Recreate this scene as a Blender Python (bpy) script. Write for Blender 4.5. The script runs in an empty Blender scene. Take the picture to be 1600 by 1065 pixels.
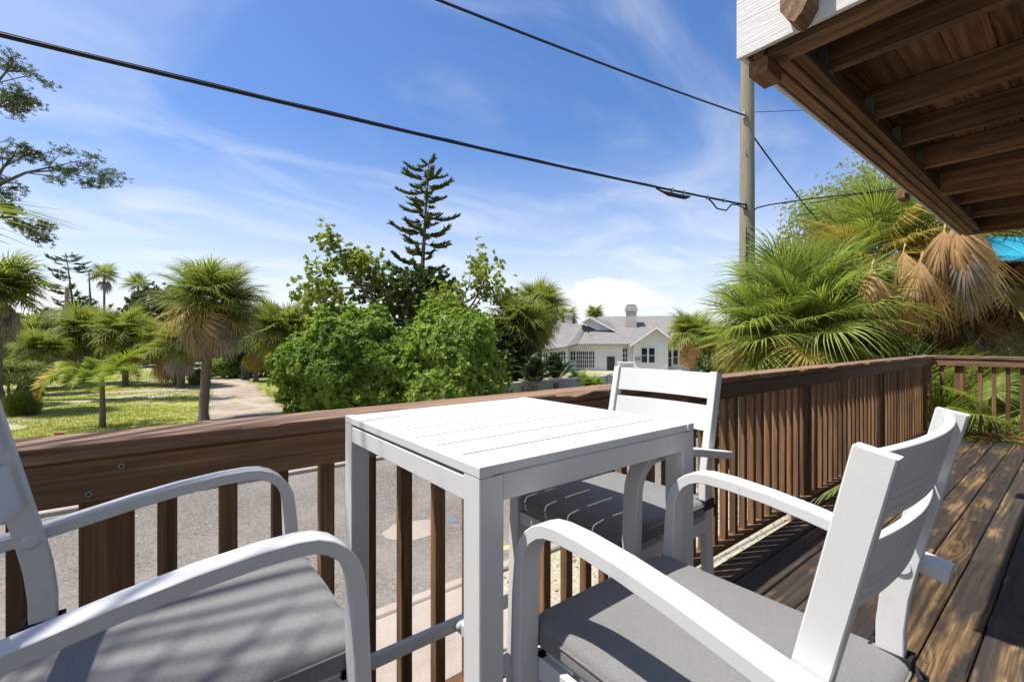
import bpy, math, random
import numpy as np
from mathutils import Vector, Matrix, Euler, noise as mnoise

R = math.radians
random.seed(7)
rng = np.random.default_rng(11)
scene = bpy.context.scene
COL = scene.collection

# ------------------------------------------------------------------ camera, sky, sun, exposure
# world: X runs along the long railing, Y points out to the street, Z = 0 is the deck boards
FWD = Vector((0.6194, 0.7851, 0.0)); RGT = Vector((0.7851, -0.6194, 0.0))
CAM_Z = 1.27
GROUND = -1.73
cam_d = bpy.data.cameras.new('camera'); cam = bpy.data.objects.new('camera', cam_d); COL.objects.link(cam)
cam_d.sensor_width = 36.0; cam_d.lens = 16.0; cam_d.clip_start = 0.02; cam_d.clip_end = 3000
cam_d.shift_y = -0.0012
cam.location = (0, 0, CAM_Z)
cam.rotation_euler = (R(90), 0, math.atan2(-FWD.x, FWD.y))
scene.camera = cam

SUN = Vector((-0.42, 0.23, 1.0)).normalized()
sun_d = bpy.data.lights.new('sun', 'SUN'); sun = bpy.data.objects.new('sun', sun_d); COL.objects.link(sun)
sun_d.energy = 5.0; sun_d.angle = R(0.53); sun_d.color = (1.0, 0.955, 0.89)
sun.rotation_euler = SUN.to_track_quat('Z', 'Y').to_euler()

world = bpy.data.worlds.new('World'); scene.world = world; world.use_nodes = True
scene.view_settings.view_transform = 'Standard'; scene.view_settings.look = 'None'
scene.view_settings.gamma = 1.0; scene.view_settings.use_curve_mapping = False
scene.view_settings.exposure = 0.50
try:
    scene.cycles.use_denoising = True
    scene.cycles.max_bounces = 7; scene.cycles.transparent_max_bounces = 6
    scene.cycles.sample_clamp_indirect = 6
except Exception:
    pass


def build_world():
    nt = world.node_tree; N = nt.nodes; L = nt.links
    N.clear()
    out = N.new('ShaderNodeOutputWorld'); bg = N.new('ShaderNodeBackground')
    sky = N.new('ShaderNodeTexSky'); sky.sky_type = 'NISHITA'; sky.sun_disc = False
    sky.sun_elevation = math.asin(SUN.z); sky.sun_rotation = math.atan2(SUN.x, SUN.y)
    sky.air_density = 1.0; sky.dust_density = 0.7; sky.ozone_density = 2.6; sky.altitude = 0
    bg.inputs['Strength'].default_value = 0.125
    tc = N.new('ShaderNodeTexCoord')
    # the photograph's strong blue: saturation of the clear air
    hs = N.new('ShaderNodeHueSaturation'); hs.inputs['Saturation'].default_value = 1.22
    L.new(sky.outputs[0], hs.inputs['Color'])
    tint = N.new('ShaderNodeMix'); tint.data_type = 'RGBA'; tint.blend_type = 'MULTIPLY'; tint.inputs[0].default_value = 1.0; tint.inputs[7].default_value = (1.06, 0.97, 1.07, 1); L.new(hs.outputs[0], tint.inputs[6])
    # flatten direction onto a cloud layer: xy / (z + k)
    sep = N.new('ShaderNodeSeparateXYZ'); L.new(tc.outputs['Generated'], sep.inputs[0])

    def math_(op, a, b=None, clamp=False):
        n = N.new('ShaderNodeMath'); n.operation = op; n.use_clamp = clamp
        for i, v in enumerate((a, b)):
            if v is None: continue
            if isinstance(v, (int, float)): n.inputs[i].default_value = v
            else: L.new(v, n.inputs[i])
        return n.outputs[0]
    den = math_('ADD', math_('MAXIMUM', sep.outputs[2], 0.0), 0.12)
    px = math_('DIVIDE', sep.outputs[0], den); py = math_('DIVIDE', sep.outputs[1], den)
    comb = N.new('ShaderNodeCombineXYZ'); L.new(px, comb.inputs[0]); L.new(py, comb.inputs[1])
    mp = N.new('ShaderNodeMapping'); mp.inputs['Rotation'].default_value = (0, 0, R(62)); mp.inputs['Scale'].default_value = (0.75, 1.25, 1)
    mp.inputs['Location'].default_value = (3.3, 1.7, 0)
    L.new(comb.outputs[0], mp.inputs[0])
    n1 = N.new('ShaderNodeTexNoise'); n1.inputs['Scale'].default_value = 1.25; n1.inputs['Detail'].default_value = 8; n1.inputs['Roughness'].default_value = 0.5; n1.inputs['Distortion'].default_value = 1.3
    L.new(mp.outputs[0], n1.inputs['Vector'])
    r1 = N.new('ShaderNodeMapRange'); r1.interpolation_type = 'SMOOTHSTEP'
    r1.inputs['From Min'].default_value = 0.40; r1.inputs['From Max'].default_value = 0.80; r1.inputs['To Max'].default_value = 0.36
    L.new(n1.outputs[0], r1.inputs[0])
    # low cumulus bank near the horizon
    mp2 = N.new('ShaderNodeMapping'); mp2.inputs['Scale'].default_value = (1, 1, 2.0); mp2.inputs['Location'].default_value = (0.31, 0.12, 0.0)
    L.new(tc.outputs['Generated'], mp2.inputs[0])
    n2 = N.new('ShaderNodeTexNoise'); n2.inputs['Scale'].default_value = 7.5; n2.inputs['Detail'].default_value = 10; n2.inputs['Roughness'].default_value = 0.52
    L.new(mp2.outputs[0], n2.inputs['Vector'])
    band = N.new('ShaderNodeMapRange'); band.interpolation_type = 'SMOOTHSTEP'
    band.inputs['From Min'].default_value = 0.20; band.inputs['From Max'].default_value = 0.04
    band.inputs['To Min'].default_value = 0.0; band.inputs['To Max'].default_value = 0.25
    L.new(sep.outputs[2], band.inputs[0])
    # one tall cumulus standing over the white house
    dirn = (FWD + RGT * 0.225 + Vector((0, 0, 0.105))).normalized()
    vd = N.new('ShaderNodeVectorMath'); vd.operation = 'SUBTRACT'; L.new(tc.outputs['Generated'], vd.inputs[0]); vd.inputs[1].default_value = dirn
    vs = N.new('ShaderNodeVectorMath'); vs.operation = 'MULTIPLY'; L.new(vd.outputs[0], vs.inputs[0]); vs.inputs[1].default_value = (1, 1, 2.1)
    vl = N.new('ShaderNodeVectorMath'); vl.operation = 'LENGTH'; L.new(vs.outputs[0], vl.inputs[0])
    blob = N.new('ShaderNodeMapRange'); blob.interpolation_type = 'SMOOTHSTEP'
    blob.inputs['From Min'].default_value = 0.17; blob.inputs['From Max'].default_value = 0.02; blob.inputs['To Max'].default_value = 0.30
    L.new(vl.outputs['Value'], blob.inputs[0])
    s = math_('ADD', n2.outputs[0], math_('ADD', band.outputs[0], blob.outputs[0]))
    r2 = N.new('ShaderNodeMapRange'); r2.interpolation_type = 'SMOOTHSTEP'
    r2.inputs['From Min'].default_value = 0.71; r2.inputs['From Max'].default_value = 0.92; r2.inputs['To Max'].default_value = 0.85
    L.new(s, r2.inputs[0])
    hz_ = N.new('ShaderNodeMapRange'); hz_.interpolation_type = 'SMOOTHSTEP'; hz_.inputs['From Min'].default_value = 0.42; hz_.inputs['From Max'].default_value = -0.02; hz_.inputs['To Max'].default_value = 0.62
    L.new(sep.outputs[2], hz_.inputs[0])
    cov = math_('ADD', math_('MAXIMUM', r1.outputs[0], r2.outputs[0], True), hz_.outputs[0], True)
    up = N.new('ShaderNodeMapRange'); up.inputs['From Min'].default_value = -0.02; up.inputs['From Max'].default_value = 0.03
    L.new(sep.outputs[2], up.inputs[0])
    cov = math_('MULTIPLY', cov, up.outputs[0])
    mix = N.new('ShaderNodeMix'); mix.data_type = 'RGBA'
    L.new(cov, mix.inputs[0]); L.new(tint.outputs[2], mix.inputs[6]); mix.inputs[7].default_value = (5.7, 5.85, 6.1, 1)
    L.new(mix.outputs[2], bg.inputs[0]); L.new(bg.outputs[0], out.inputs[0])


build_world()


def P(x, d, z=0.0):
    """x metres to the right of the camera, d metres ahead of it, z above the deck"""
    return Vector((RGT.x * x + FWD.x * d, RGT.y * x + FWD.y * d, z))


# ------------------------------------------------------------------ materials
class NB:
    def __init__(s, name):
        s.m = bpy.data.materials.new(name); s.m.use_nodes = True
        s.t = s.m.node_tree; s.N = s.t.nodes; s.L = s.t.links
        s.b = s.N['Principled BSDF']; s.out = s.N['Material Output']

    def n(s, typ, **kw):
        o = s.N.new(typ)
        for k, v in kw.items():
            if k.startswith('_'): setattr(o, k[1:], v)
            else:
                inp = o.inputs[int(k[1:])] if k[0] == 'i' and k[1:].isdigit() else o.inputs[k.replace('0', ' ')]
                s.put(inp, v)
        return o

    def put(s, inp, v):
        if hasattr(v, 'is_output') or isinstance(v, bpy.types.NodeSocket): s.L.new(v, inp)
        else: inp.default_value = v

    def math(s, op, a, b=0.0, c=None, clamp=False):
        o = s.N.new('ShaderNodeMath'); o.operation = op; o.use_clamp = clamp
        s.put(o.inputs[0], a); s.put(o.inputs[1], b)
        if c is not None: s.put(o.inputs[2], c)
        return o.outputs[0]

    def mix(s, f, a, b, blend='MIX'):
        o = s.N.new('ShaderNodeMix'); o.data_type = 'RGBA'; o.blend_type = blend
        s.put(o.inputs[0], f); s.put(o.inputs[6], a if not isinstance(a, tuple) else (*a, 1)[:4]); s.put(o.inputs[7], b if not isinstance(b, tuple) else (*b, 1)[:4])
        return o.outputs[2]

    def rng(s, v, a, b, c=0.0, d=1.0, smooth=True):
        o = s.N.new('ShaderNodeMapRange')
        if smooth: o.interpolation_type = 'SMOOTHSTEP'
        s.put(o.inputs[0], v); o.inputs[1].default_value = a; o.inputs[2].default_value = b; o.inputs[3].default_value = c; o.inputs[4].default_value = d
        return o.outputs[0]

    def noise(s, vec, scale, detail=4, rough=0.55, dist=0.0):
        o = s.N.new('ShaderNodeTexNoise'); s.L.new(vec, o.inputs['Vector'])
        o.inputs['Scale'].default_value = scale; o.inputs['Detail'].default_value = detail; o.inputs['Roughness'].default_value = rough; o.inputs['Distortion'].default_value = dist
        return o.outputs[0]

    def coords(s, which='Object', scale=(1, 1, 1), rnd=False):
        tc = s.N.new('ShaderNodeTexCoord'); v = tc.outputs[which]
        if rnd:
            oi = s.N.new('ShaderNodeObjectInfo')
            cb = s.N.new('ShaderNodeCombineXYZ')
            s.L.new(s.math('MULTIPLY', oi.outputs['Random'], 57.0), cb.inputs[0]); s.L.new(s.math('MULTIPLY', oi.outputs['Random'], 23.0), cb.inputs[1]); s.L.new(s.math('MULTIPLY', oi.outputs['Random'], 91.0), cb.inputs[2])
            ad = s.N.new('ShaderNodeVectorMath'); ad.operation = 'ADD'; s.L.new(v, ad.inputs[0]); s.L.new(cb.outputs[0], ad.inputs[1]); v = ad.outputs[0]
        return s.scale(v, scale)

    def scale(s, v, sc):
        if sc == (1, 1, 1): return v
        m = s.N.new('ShaderNodeVectorMath'); m.operation = 'MULTIPLY'; s.L.new(v, m.inputs[0]); m.inputs[1].default_value = sc
        return m.outputs[0]

    def pos(s, scale=(1, 1, 1)):
        g = s.N.new('ShaderNodeNewGeometry'); return s.scale(g.outputs['Position'], scale)

    def rand(s):
        return s.N.new('ShaderNodeObjectInfo').outputs['Random']

    def bump(s, h, strength=0.3, dist=0.01):
        o = s.N.new('ShaderNodeBump'); o.inputs['Strength'].default_value = strength; o.inputs['Distance'].default_value = dist
        s.L.new(h, o.inputs['Height']); s.L.new(o.outputs[0], s.b.inputs['Normal'])

    def fin(s, col=None, rough=0.6, spec=0.4, metal=0.0):
        if col is not None: s.put(s.b.inputs['Base Color'], (*col, 1) if isinstance(col, tuple) else col)
        s.put(s.b.inputs['Roughness'], rough); s.put(s.b.inputs['Specular IOR Level'], spec); s.b.inputs['Metallic'].default_value = metal
        return s.m


def wood(name, dark, mid, light, knots=1.0, stain=0.0, ring=42.0, rough=0.75, cracks=0.5, ringw=0.2):
    """weathered timber; grain follows the object's own X axis"""
    k = NB(name)
    v = k.coords('Object', rnd=True)
    sep = k.n('ShaderNodeSeparateXYZ', i0=v)
    warp = k.noise(k.scale(v, (0.9, 3.2, 3.2)), 1.0, 3, 0.5)
    vor = k.N.new('ShaderNodeTexVoronoi'); vor.feature = 'F1'; k.L.new(k.scale(v, (1.5, 6.5, 6.5)), vor.inputs['Vector']); vor.inputs['Scale'].default_value = 1.0
    kd = vor.outputs['Distance']
    knot = k.rng(kd, 0.42, 0.0, 0.0, 1.0)
    yy = k.math('ADD', k.math('ADD', sep.outputs[1], k.math('MULTIPLY', sep.outputs[2], 0.7)), k.math('MULTIPLY', warp, 0.16))
    yy = k.math('ADD', yy, k.math('MULTIPLY', knot, 0.085 * knots))
    ph = k.math('MULTIPLY', yy, ring * 6.283)
    rings = k.math('MULTIPLY_ADD', k.math('SINE', ph), 0.5, 0.5)
    rings = k.math('MULTIPLY', rings, k.noise(k.scale(v, (1.1, 14, 14)), 1.0, 3, 0.6)); rings = k.math('MULTIPLY', rings, 1.5)
    fine = k.noise(k.scale(v, (2.5, 150, 150)), 1.0, 4, 0.6)
    med = k.math('ADD', k.math('MULTIPLY', k.noise(k.scale(v, (1.6, 26, 26)), 1.0, 5, 0.65), 0.55), k.math('MULTIPLY', k.noise(k.scale(v, (0.7, 62, 62)), 1.0, 3, 0.6), 0.45))
    g = k.math('ADD', k.math('MULTIPLY', rings, ringw), k.math('ADD', k.math('MULTIPLY', fine, 0.45), k.math('MULTIPLY', med, 0.86 - ringw)))
    cr = k.n('ShaderNodeValToRGB', i0=g)
    e = cr.color_ramp.elements; e[0].position = 0.40; e[0].color = (*dark, 1); e[1].position = 0.82; e[1].color = (*light, 1)
    m = cr.color_ramp.elements.new(0.58); m.color = (*mid, 1)
    col = cr.outputs[0]
    # knots glow orange brown with a dark eye
    kc = k.rng(kd, 0.16, 0.05, 0.0, 0.75 * min(1, knots))
    col = k.mix(kc, col, (light[0] * 1.15, light[1] * 0.82, light[2] * 0.55))
    eye = k.rng(kd, 0.055, 0.02, 0.0, 0.8 * min(1, knots))
    col = k.mix(eye, col, dark)
    if stain:
        st = k.noise(k.scale(v, (0.8, 5.0, 5.0)), 1.3, 6, 0.62)
        bo = k.math('MULTIPLY', k.rand(), 0.16)
        f = k.rng(k.math('ADD', st, bo), 0.42 if stain > .6 else 0.55, 0.60 if stain > .6 else 0.75, 0.0, stain)
        col = k.mix(f, col, (0.026, 0.024, 0.023))
        st2 = k.noise(k.scale(v, (2.2, 9.0, 9.0)), 1.0, 6, 0.6)
        col = k.mix(k.rng(st2, 0.58, 0.74, 0.0, 0.42 if stain > .6 else 0.25), col, (light[0] * 1.25, light[1] * 1.2, light[2] * 1.2))
    tone = k.math('MULTIPLY_ADD', k.rand(), 0.8, 0.60)
    col = k.mix(1.0, col, k.n('ShaderNodeCombineColor', i0=tone, i1=tone, i2=tone).outputs[0], 'MULTIPLY')
    ck = k.noise(k.scale(v, (1.3, 60, 60)), 1.0, 2, 0.5)
    ckm = k.rng(ck, 0.70, 0.76, 0.0, cracks)
    col = k.mix(ckm, col, (0.008, 0.006, 0.005))
    h = k.math('SUBTRACT', k.math('ADD', k.math('MULTIPLY', rings, 0.5), k.math('MULTIPLY', fine, 0.6)), k.math('MULTIPLY', ckm, 1.2))
    k.bump(h, 0.7, 0.005)
    return k.fin(col, k.rng(med, 0.3, 0.8, rough - 0.18, rough + 0.1), 0.35)


def plain(name, col, rough=0.6, spec=0.4, metal=0.0, var=0.12, scale=6.0, bump=0.0, bscale=40.0, rnd=True, streak=None):
    k = NB(name)
    v = k.coords('Object', rnd=rnd)
    if streak: v = k.scale(v, streak)
    n = k.noise(v, scale, 5, 0.6)
    t = k.math('MULTIPLY_ADD', n, 2 * var, 1 - var)
    c = k.mix(1.0, col, k.n('ShaderNodeCombineColor', i0=t, i1=t, i2=t).outputs[0], 'MULTIPLY')
    if bump:
        k.bump(k.noise(v, bscale, 4, 0.6), bump, 0.01)
    return k.fin(c, k.math('MULTIPLY_ADD', n, 0.15, rough - 0.07), spec, metal)


def leafmat(name, a, b, trans=0.35, rough=0.5, scale=0.9, spec=0.35, third=None, rnd=True):
    """foliage: base colour varies from leaf clump to leaf clump, light passes through the blade"""
    k = NB(name)
    n = k.noise(k.pos(), scale, 3, 0.6)
    n2 = k.noise(k.pos(), scale * 9, 2, 0.5)
    f = k.rng(k.math('ADD', k.math('MULTIPLY', n, 0.6), k.math('MULTIPLY', n2, 0.5)), 0.38, 0.72)
    if rnd: f = k.math('ADD', k.math('MULTIPLY', f, 0.6), k.math('MULTIPLY', k.rand(), 0.4))
    c = k.mix(f, a, b)
    if third is not None:
        c = k.mix(k.rng(k.noise(k.pos((1, 1, 1.4)), scale * 2.2, 2, 0.5), 0.60, 0.72, 0, 0.8), c, third)
    k.fin(c, rough, spec)
    tr = k.n('ShaderNodeBsdfTranslucent'); k.L.new(k.mix(1.0, c, (1.25, 1.3, 0.7), 'MULTIPLY'), tr.inputs[0])
    mx = k.n('ShaderNodeMixShader', i0=trans); k.L.new(k.b.outputs[0], mx.inputs[1]); k.L.new(tr.outputs[0], mx.inputs[2]); k.L.new(mx.outputs[0], k.out.inputs[0])
    return k.m


M = {}
M['deck'] = wood('deck_wood', (0.030, 0.019, 0.010), (0.115, 0.068, 0.030), (0.33, 0.21, 0.095), 0.9, 0.9, 26, 0.7, 1.0, 0.22)
M['rail'] = wood('railing_wood', (0.050, 0.024, 0.011), (0.160, 0.080, 0.035), (0.30, 0.165, 0.078), 0.45, 0.35, 20, 0.75, 0.6, 0.12)
M['cap'] = wood('rail_cap_wood', (0.078, 0.042, 0.024), (0.188, 0.105, 0.062), (0.34, 0.220, 0.140), 0.5, 0.3, 26, 0.8, 0.9, 0.2)
M['soffit'] = wood('upper_deck_wood', (0.048, 0.023, 0.011), (0.165, 0.084, 0.036), (0.32, 0.180, 0.085), 0.6, 0.45, 18, 0.75, 0.6, 0.16)
M['alu'] = plain('white_powder_coat', (0.575, 0.575, 0.565), 0.47, 0.35, 0, 0.06, 5.0, 0.05, 500)


def coat():
    k = NB('white_powder_coat_worn'); v = k.coords('Object', rnd=True)
    n = k.noise(v, 5, 5, 0.6); t = k.math('MULTIPLY_ADD', n, 0.12, 0.94)
    c = k.mix(1.0, (0.615, 0.615, 0.605), k.n('ShaderNodeCombineColor', i0=t, i1=t, i2=t).outputs[0], 'MULTIPLY')
    dirt = k.noise(v, 11, 7, 0.75); c = k.mix(k.rng(dirt, 0.60, 0.74, 0, 0.28), c, (0.36, 0.35, 0.32))
    sp = k.N.new('ShaderNodeTexVoronoi'); k.L.new(v, sp.inputs['Vector']); sp.inputs['Scale'].default_value = 17
    c = k.mix(k.rng(sp.outputs['Distance'], 0.04, 0.022, 0, 0.6), c, (0.20, 0.18, 0.15))
    k.bump(k.noise(v, 420, 2, 0.5), 0.06, 0.002)
    return k.fin(c, k.rng(dirt, 0.3, 0.7, 0.38, 0.6), 0.35)


M['alu'] = coat()
M['grey_metal'] = plain('galvanised_steel', (0.32, 0.33, 0.33), 0.5, 0.5, 0.6, 0.25, 20)
M['strap'] = plain('black_strap', (0.02, 0.02, 0.022), 0.7)
M['white_wood'] = plain('white_painted_board', (0.64, 0.635, 0.61), 0.65, 0.3, 0, 0.14, 3.0, 0.3, 14.0, True, (0.6, 9, 9))
M['fabric'] = None
M['siding'] = plain('unseen_wall_siding', (0.31, 0.335, 0.365), 0.8, 0.3, 0, 0.08, 2.0)  # blue-grey, chosen to cool the light bounced by the unseen wall


def fabric():
    k = NB('grey_woven_cushion')
    v = k.coords('Object', rnd=True)
    w1 = k.noise(k.scale(v, (900, 160, 300)), 1.0, 2); w2 = k.noise(k.scale(v, (160, 900, 300)), 1.0, 2)
    w = k.math('ADD', k.math('MULTIPLY', w1, 0.5), k.math('MULTIPLY', w2, 0.5))
    big = k.noise(v, 7, 4)
    f = k.math('ADD', k.math('MULTIPLY', w, 1.1), k.math('MULTIPLY', big, 0.25))
    c = k.mix(k.rng(f, 0.45, 0.9), (0.150, 0.149, 0.147), (0.220, 0.218, 0.215))
    sp = k.N.new('ShaderNodeTexVoronoi'); k.L.new(v, sp.inputs['Vector']); sp.inputs['Scale'].default_value = 24
    c = k.mix(k.rng(sp.outputs['Distance'], 0.045, 0.025, 0, 0.5), c, (0.06, 0.055, 0.05))
    wr = k.noise(k.scale(v, (3, 9, 6)), 1.0, 3, 0.5)
    k.bump(k.math('ADD', k.math('MULTIPLY', w, 0.10), k.math('MULTIPLY', wr, 1.6)), 0.5, 0.008)
    k.b.inputs['Sheen Weight'].default_value = 0.25
    return k.fin(c, 0.95, 0.1)


M['fabric'] = fabric()


def asphalt():
    k = NB('worn_asphalt'); p = k.pos()
    agg = k.N.new('ShaderNodeTexVoronoi'); k.L.new(p, agg.inputs['Vector']); agg.inputs['Scale'].default_value = 46
    n = k.noise(p, 60, 3, 0.7); big = k.noise(p, 0.5, 5, 0.6); mid = k.noise(k.scale(p, (0.35, 2.2, 1)), 1.0, 5, 0.6)
    g = k.math('ADD', k.math('MULTIPLY', n, 0.55), k.math('MULTIPLY', agg.outputs['Color'], 0.35))
    c = k.mix(k.rng(g, 0.25, 0.75), (0.095, 0.085, 0.072), (0.31, 0.275, 0.232))
    c = k.mix(k.rng(big, 0.4, 0.7, 0, 0.45), c, (0.30, 0.265, 0.225))
    c = k.mix(k.rng(mid, 0.55, 0.75, 0, 0.4), c, (0.17, 0.158, 0.143))
    cr = k.N.new('ShaderNodeTexVoronoi'); cr.feature = 'DISTANCE_TO_EDGE'; k.L.new(k.math('ADD', 0, 0), cr.inputs['Scale']) if False else None
    wv = k.N.new('ShaderNodeVectorMath'); wv.operation = 'ADD'; k.L.new(p, wv.inputs[0])
    nn = k.N.new('ShaderNodeTexNoise'); k.L.new(p, nn.inputs['Vector']); nn.inputs['Scale'].default_value = 1.3; k.L.new(nn.outputs['Color'], wv.inputs[1])
    k.L.new(wv.outputs[0], cr.inputs['Vector']); cr.inputs['Scale'].default_value = 0.42
    c = k.mix(k.rng(cr.outputs['Distance'], 0.006, 0.001, 0, 0.3), c, (0.05, 0.048, 0.045))
    k.bump(g, 0.6, 0.012)
    return k.fin(c, 0.9, 0.2)


def concrete(name, a, b, sc=1.0):
    k = NB(name); p = k.pos()
    n = k.noise(p, 1.1 * sc, 6, 0.65); f = k.noise(p, 55 * sc, 3, 0.7)
    c = k.mix(k.rng(k.math('ADD', k.math('MULTIPLY', n, 0.6), k.math('MULTIPLY', f, 0.45)), 0.35, 0.75), a, b)
    sp = k.N.new('ShaderNodeTexVoronoi'); k.L.new(p, sp.inputs['Vector']); sp.inputs['Scale'].default_value = 34
    c = k.mix(k.rng(sp.outputs['Distance'], 0.22, 0.1, 0, 0.35), c, (a[0] * .5, a[1] * .5, a[2] * .5))
    k.bump(f, 0.45, 0.008)
    return k.fin(c, 0.9, 0.2)


def ground_mat(name, sandy):
    k = NB(name); p = k.pos()
    n1 = k.noise(p, 0.22, 5, 0.6); n2 = k.noise(p, 2.6, 5, 0.65); n3 = k.noise(p, 22, 3, 0.7)
    g = k.mix(k.rng(n3, 0.3, 0.7), (0.19, 0.215, 0.035), (0.38, 0.38, 0.09))
    g = k.mix(k.rng(n2, 0.48, 0.72, 0, 0.75), g, (0.40, 0.34, 0.19))
    s = k.mix(k.rng(n3, 0.3, 0.7), (0.33, 0.29, 0.23), (0.55, 0.50, 0.42))
    f = k.rng(k.math('ADD', k.math('MULTIPLY', n1, 0.65), k.math('MULTIPLY', n2, 0.4)), *( (0.50, 0.64) if not sandy else (0.28, 0.5)), 0, 0.85)
    c = k.mix(f, g, s)
    k.bump(k.math('ADD', n3, n2), 0.8, 0.03)
    return k.fin(c, 0.95, 0.1)


def sand_mat():
    k = NB('sandy_track'); p = k.pos()
    n1 = k.noise(k.scale(p, (1, 1, 1)), 0.6, 6, 0.65, 0.5); n3 = k.noise(p, 26, 4, 0.7)
    c = k.mix(k.rng(k.math('ADD', k.math('MULTIPLY', n1, 0.55), k.math('MULTIPLY', n3, 0.5)), 0.36, 0.7), (0.25, 0.195, 0.14), (0.50, 0.435, 0.35))
    c = k.mix(k.rng(k.noise(p, 0.9, 5, 0.65), 0.54, 0.66, 0, 0.6), c, (0.22, 0.23, 0.09))
    k.bump(n3, 0.7, 0.03)
    return k.fin(c, 0.95, 0.1)


M['asphalt'] = asphalt()
M['concrete'] = concrete('pinkish_concrete', (0.31, 0.257, 0.208), (0.46, 0.398, 0.335))
M['patch'] = concrete('pale_concrete_patch', (0.29, 0.24, 0.19), (0.40, 0.335, 0.27))
M['walling'] = concrete('grey_rendered_wall', (0.24, 0.245, 0.245), (0.40, 0.40, 0.395), 0.9)
M['wallcap'] = concrete('pale_wall_coping', (0.50, 0.47, 0.43), (0.66, 0.63, 0.58))
M['grass'] = ground_mat('grassy_ground', False)
M['shell'] = ground_mat('shell_sand', True)
M['sand'] = sand_mat()
M['blades'] = leafmat('grass_blades', (0.22, 0.255, 0.05), (0.43, 0.42, 0.13), 0.4, 0.8, 0.6, 0.15, (0.55, 0.48, 0.22), rnd=False)
M['palm'] = leafmat('palm_frond_green', (0.12, 0.155, 0.026), (0.30, 0.32, 0.07), 0.4, 0.5, 1.2, 0.3)
M['palm_y'] = leafmat('palm_frond_yellow', (0.27, 0.22, 0.055), (0.50, 0.37, 0.11), 0.35, 0.55, 1.2, 0.25)
M['palm_o'] = leafmat('palm_frond_orange', (0.42, 0.24, 0.095), (0.68, 0.46, 0.24), 0.3, 0.7, 2.0, 0.2)
M['palm_g'] = leafmat('palm_frond_dead_grey', (0.22, 0.175, 0.135), (0.46, 0.385, 0.32), 0.22, 0.8, 2.0, 0.15)
M['palm_far'] = leafmat('palm_far_green', (0.125, 0.165, 0.035), (0.33, 0.355, 0.095), 0.42, 0.55, 0.8, 0.25, (0.36, 0.27, 0.07))
M['palm_lush'] = leafmat('palm_frond_lush', (0.135, 0.20, 0.040), (0.37, 0.435, 0.115), 0.45, 0.5, 1.2, 0.3)
M['pinnate'] = leafmat('feather_palm_leaf', (0.15, 0.215, 0.025), (0.30, 0.36, 0.06), 0.45, 0.8, 1.0, 0.08)
M['bush'] = leafmat('bright_bush_leaf', (0.105, 0.185, 0.030), (0.33, 0.43, 0.085), 0.45, 0.5, 0.9, 0.3, (0.45, 0.50, 0.13))
M['almond'] = leafmat('broad_leaf', (0.15, 0.195, 0.026), (0.35, 0.38, 0.075), 0.45, 0.5, 0.8, 0.3)
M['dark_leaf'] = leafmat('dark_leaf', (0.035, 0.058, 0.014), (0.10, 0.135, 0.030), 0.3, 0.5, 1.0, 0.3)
M['cycad'] = leafmat('glossy_dark_leaf', (0.018, 0.038, 0.013), (0.05, 0.085, 0.024), 0.15, 0.35, 1.0, 0.5)
M['conifer'] = leafmat('conifer_needles', (0.045, 0.070, 0.024), (0.135, 0.155, 0.048), 0.25, 0.6, 1.2, 0.2)
M['airy'] = leafmat('pale_feathery_leaf', (0.19, 0.225, 0.085), (0.36, 0.39, 0.17), 0.4, 0.6, 1.0, 0.2)
M['bark'] = plain('grey_brown_bark', (0.135, 0.105, 0.08), 0.9, 0.2, 0, 0.45, 2.5, 0.9, 10, True, (6, 6, 1.5))
M['palm_bark'] = plain('palm_bark', (0.165, 0.13, 0.10), 0.9, 0.2, 0, 0.4, 2.0, 1.0, 5, True, (3, 3, 9))
M['boot'] = plain('palm_boots', (0.24, 0.15, 0.085), 0.9, 0.2, 0, 0.4, 9, 0.6, 30)
M['pole'] = plain('weathered_pole_wood', (0.27, 0.235, 0.165), 0.85, 0.25, 0, 0.38, 2.5, 0.8, 5, False, (9, 9, 0.8))
M['cable'] = plain('black_cable', (0.014, 0.014, 0.015), 0.6)
M['wall_white'] = plain('white_house_paint', (0.69, 0.685, 0.675), 0.75, 0.3, 0, 0.10, 1.2, 0.25, 7, False, (0.4, 0.4, 8))
M['trim'] = plain('white_trim', (0.76, 0.75, 0.73), 0.6, 0.3)
M['glass'] = NB('dark_window_glass').fin((0.02, 0.025, 0.03), 0.08, 0.6)
M['door'] = plain('charcoal_door', (0.035, 0.038, 0.042), 0.5)
M['brick_pale'] = plain('pale_chimney_render', (0.46, 0.42, 0.36), 0.9, 0.2, 0, 0.3, 2.5, 0.5, 9, False)
M['awning'] = plain('turquoise_canvas', (0.035, 0.36, 0.50), 0.7, 0.3, 0, 0.15, 2.0, 0.6, 4, False, (8, 1, 1))
M['beige'] = plain('beige_render', (0.52, 0.45, 0.30), 0.8, 0.2)
M['bin'] = plain('dark_green_plastic', (0.03, 0.055, 0.05), 0.5)
M['red'] = plain('faded_red_paint', (0.40, 0.075, 0.03), 0.6)
M['blue_paint'] = plain('blue_spray_paint', (0.14, 0.17, 0.29), 0.8, 0.2, 0, 0.4, 20)
M['yellow_paint'] = plain('worn_yellow_paint', (0.50, 0.39, 0.20), 0.85, 0.2, 0, 0.4, 20)
M['screw'] = plain('zinc_screw', (0.34, 0.33, 0.30), 0.5, 0.5, 0.5)


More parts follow.
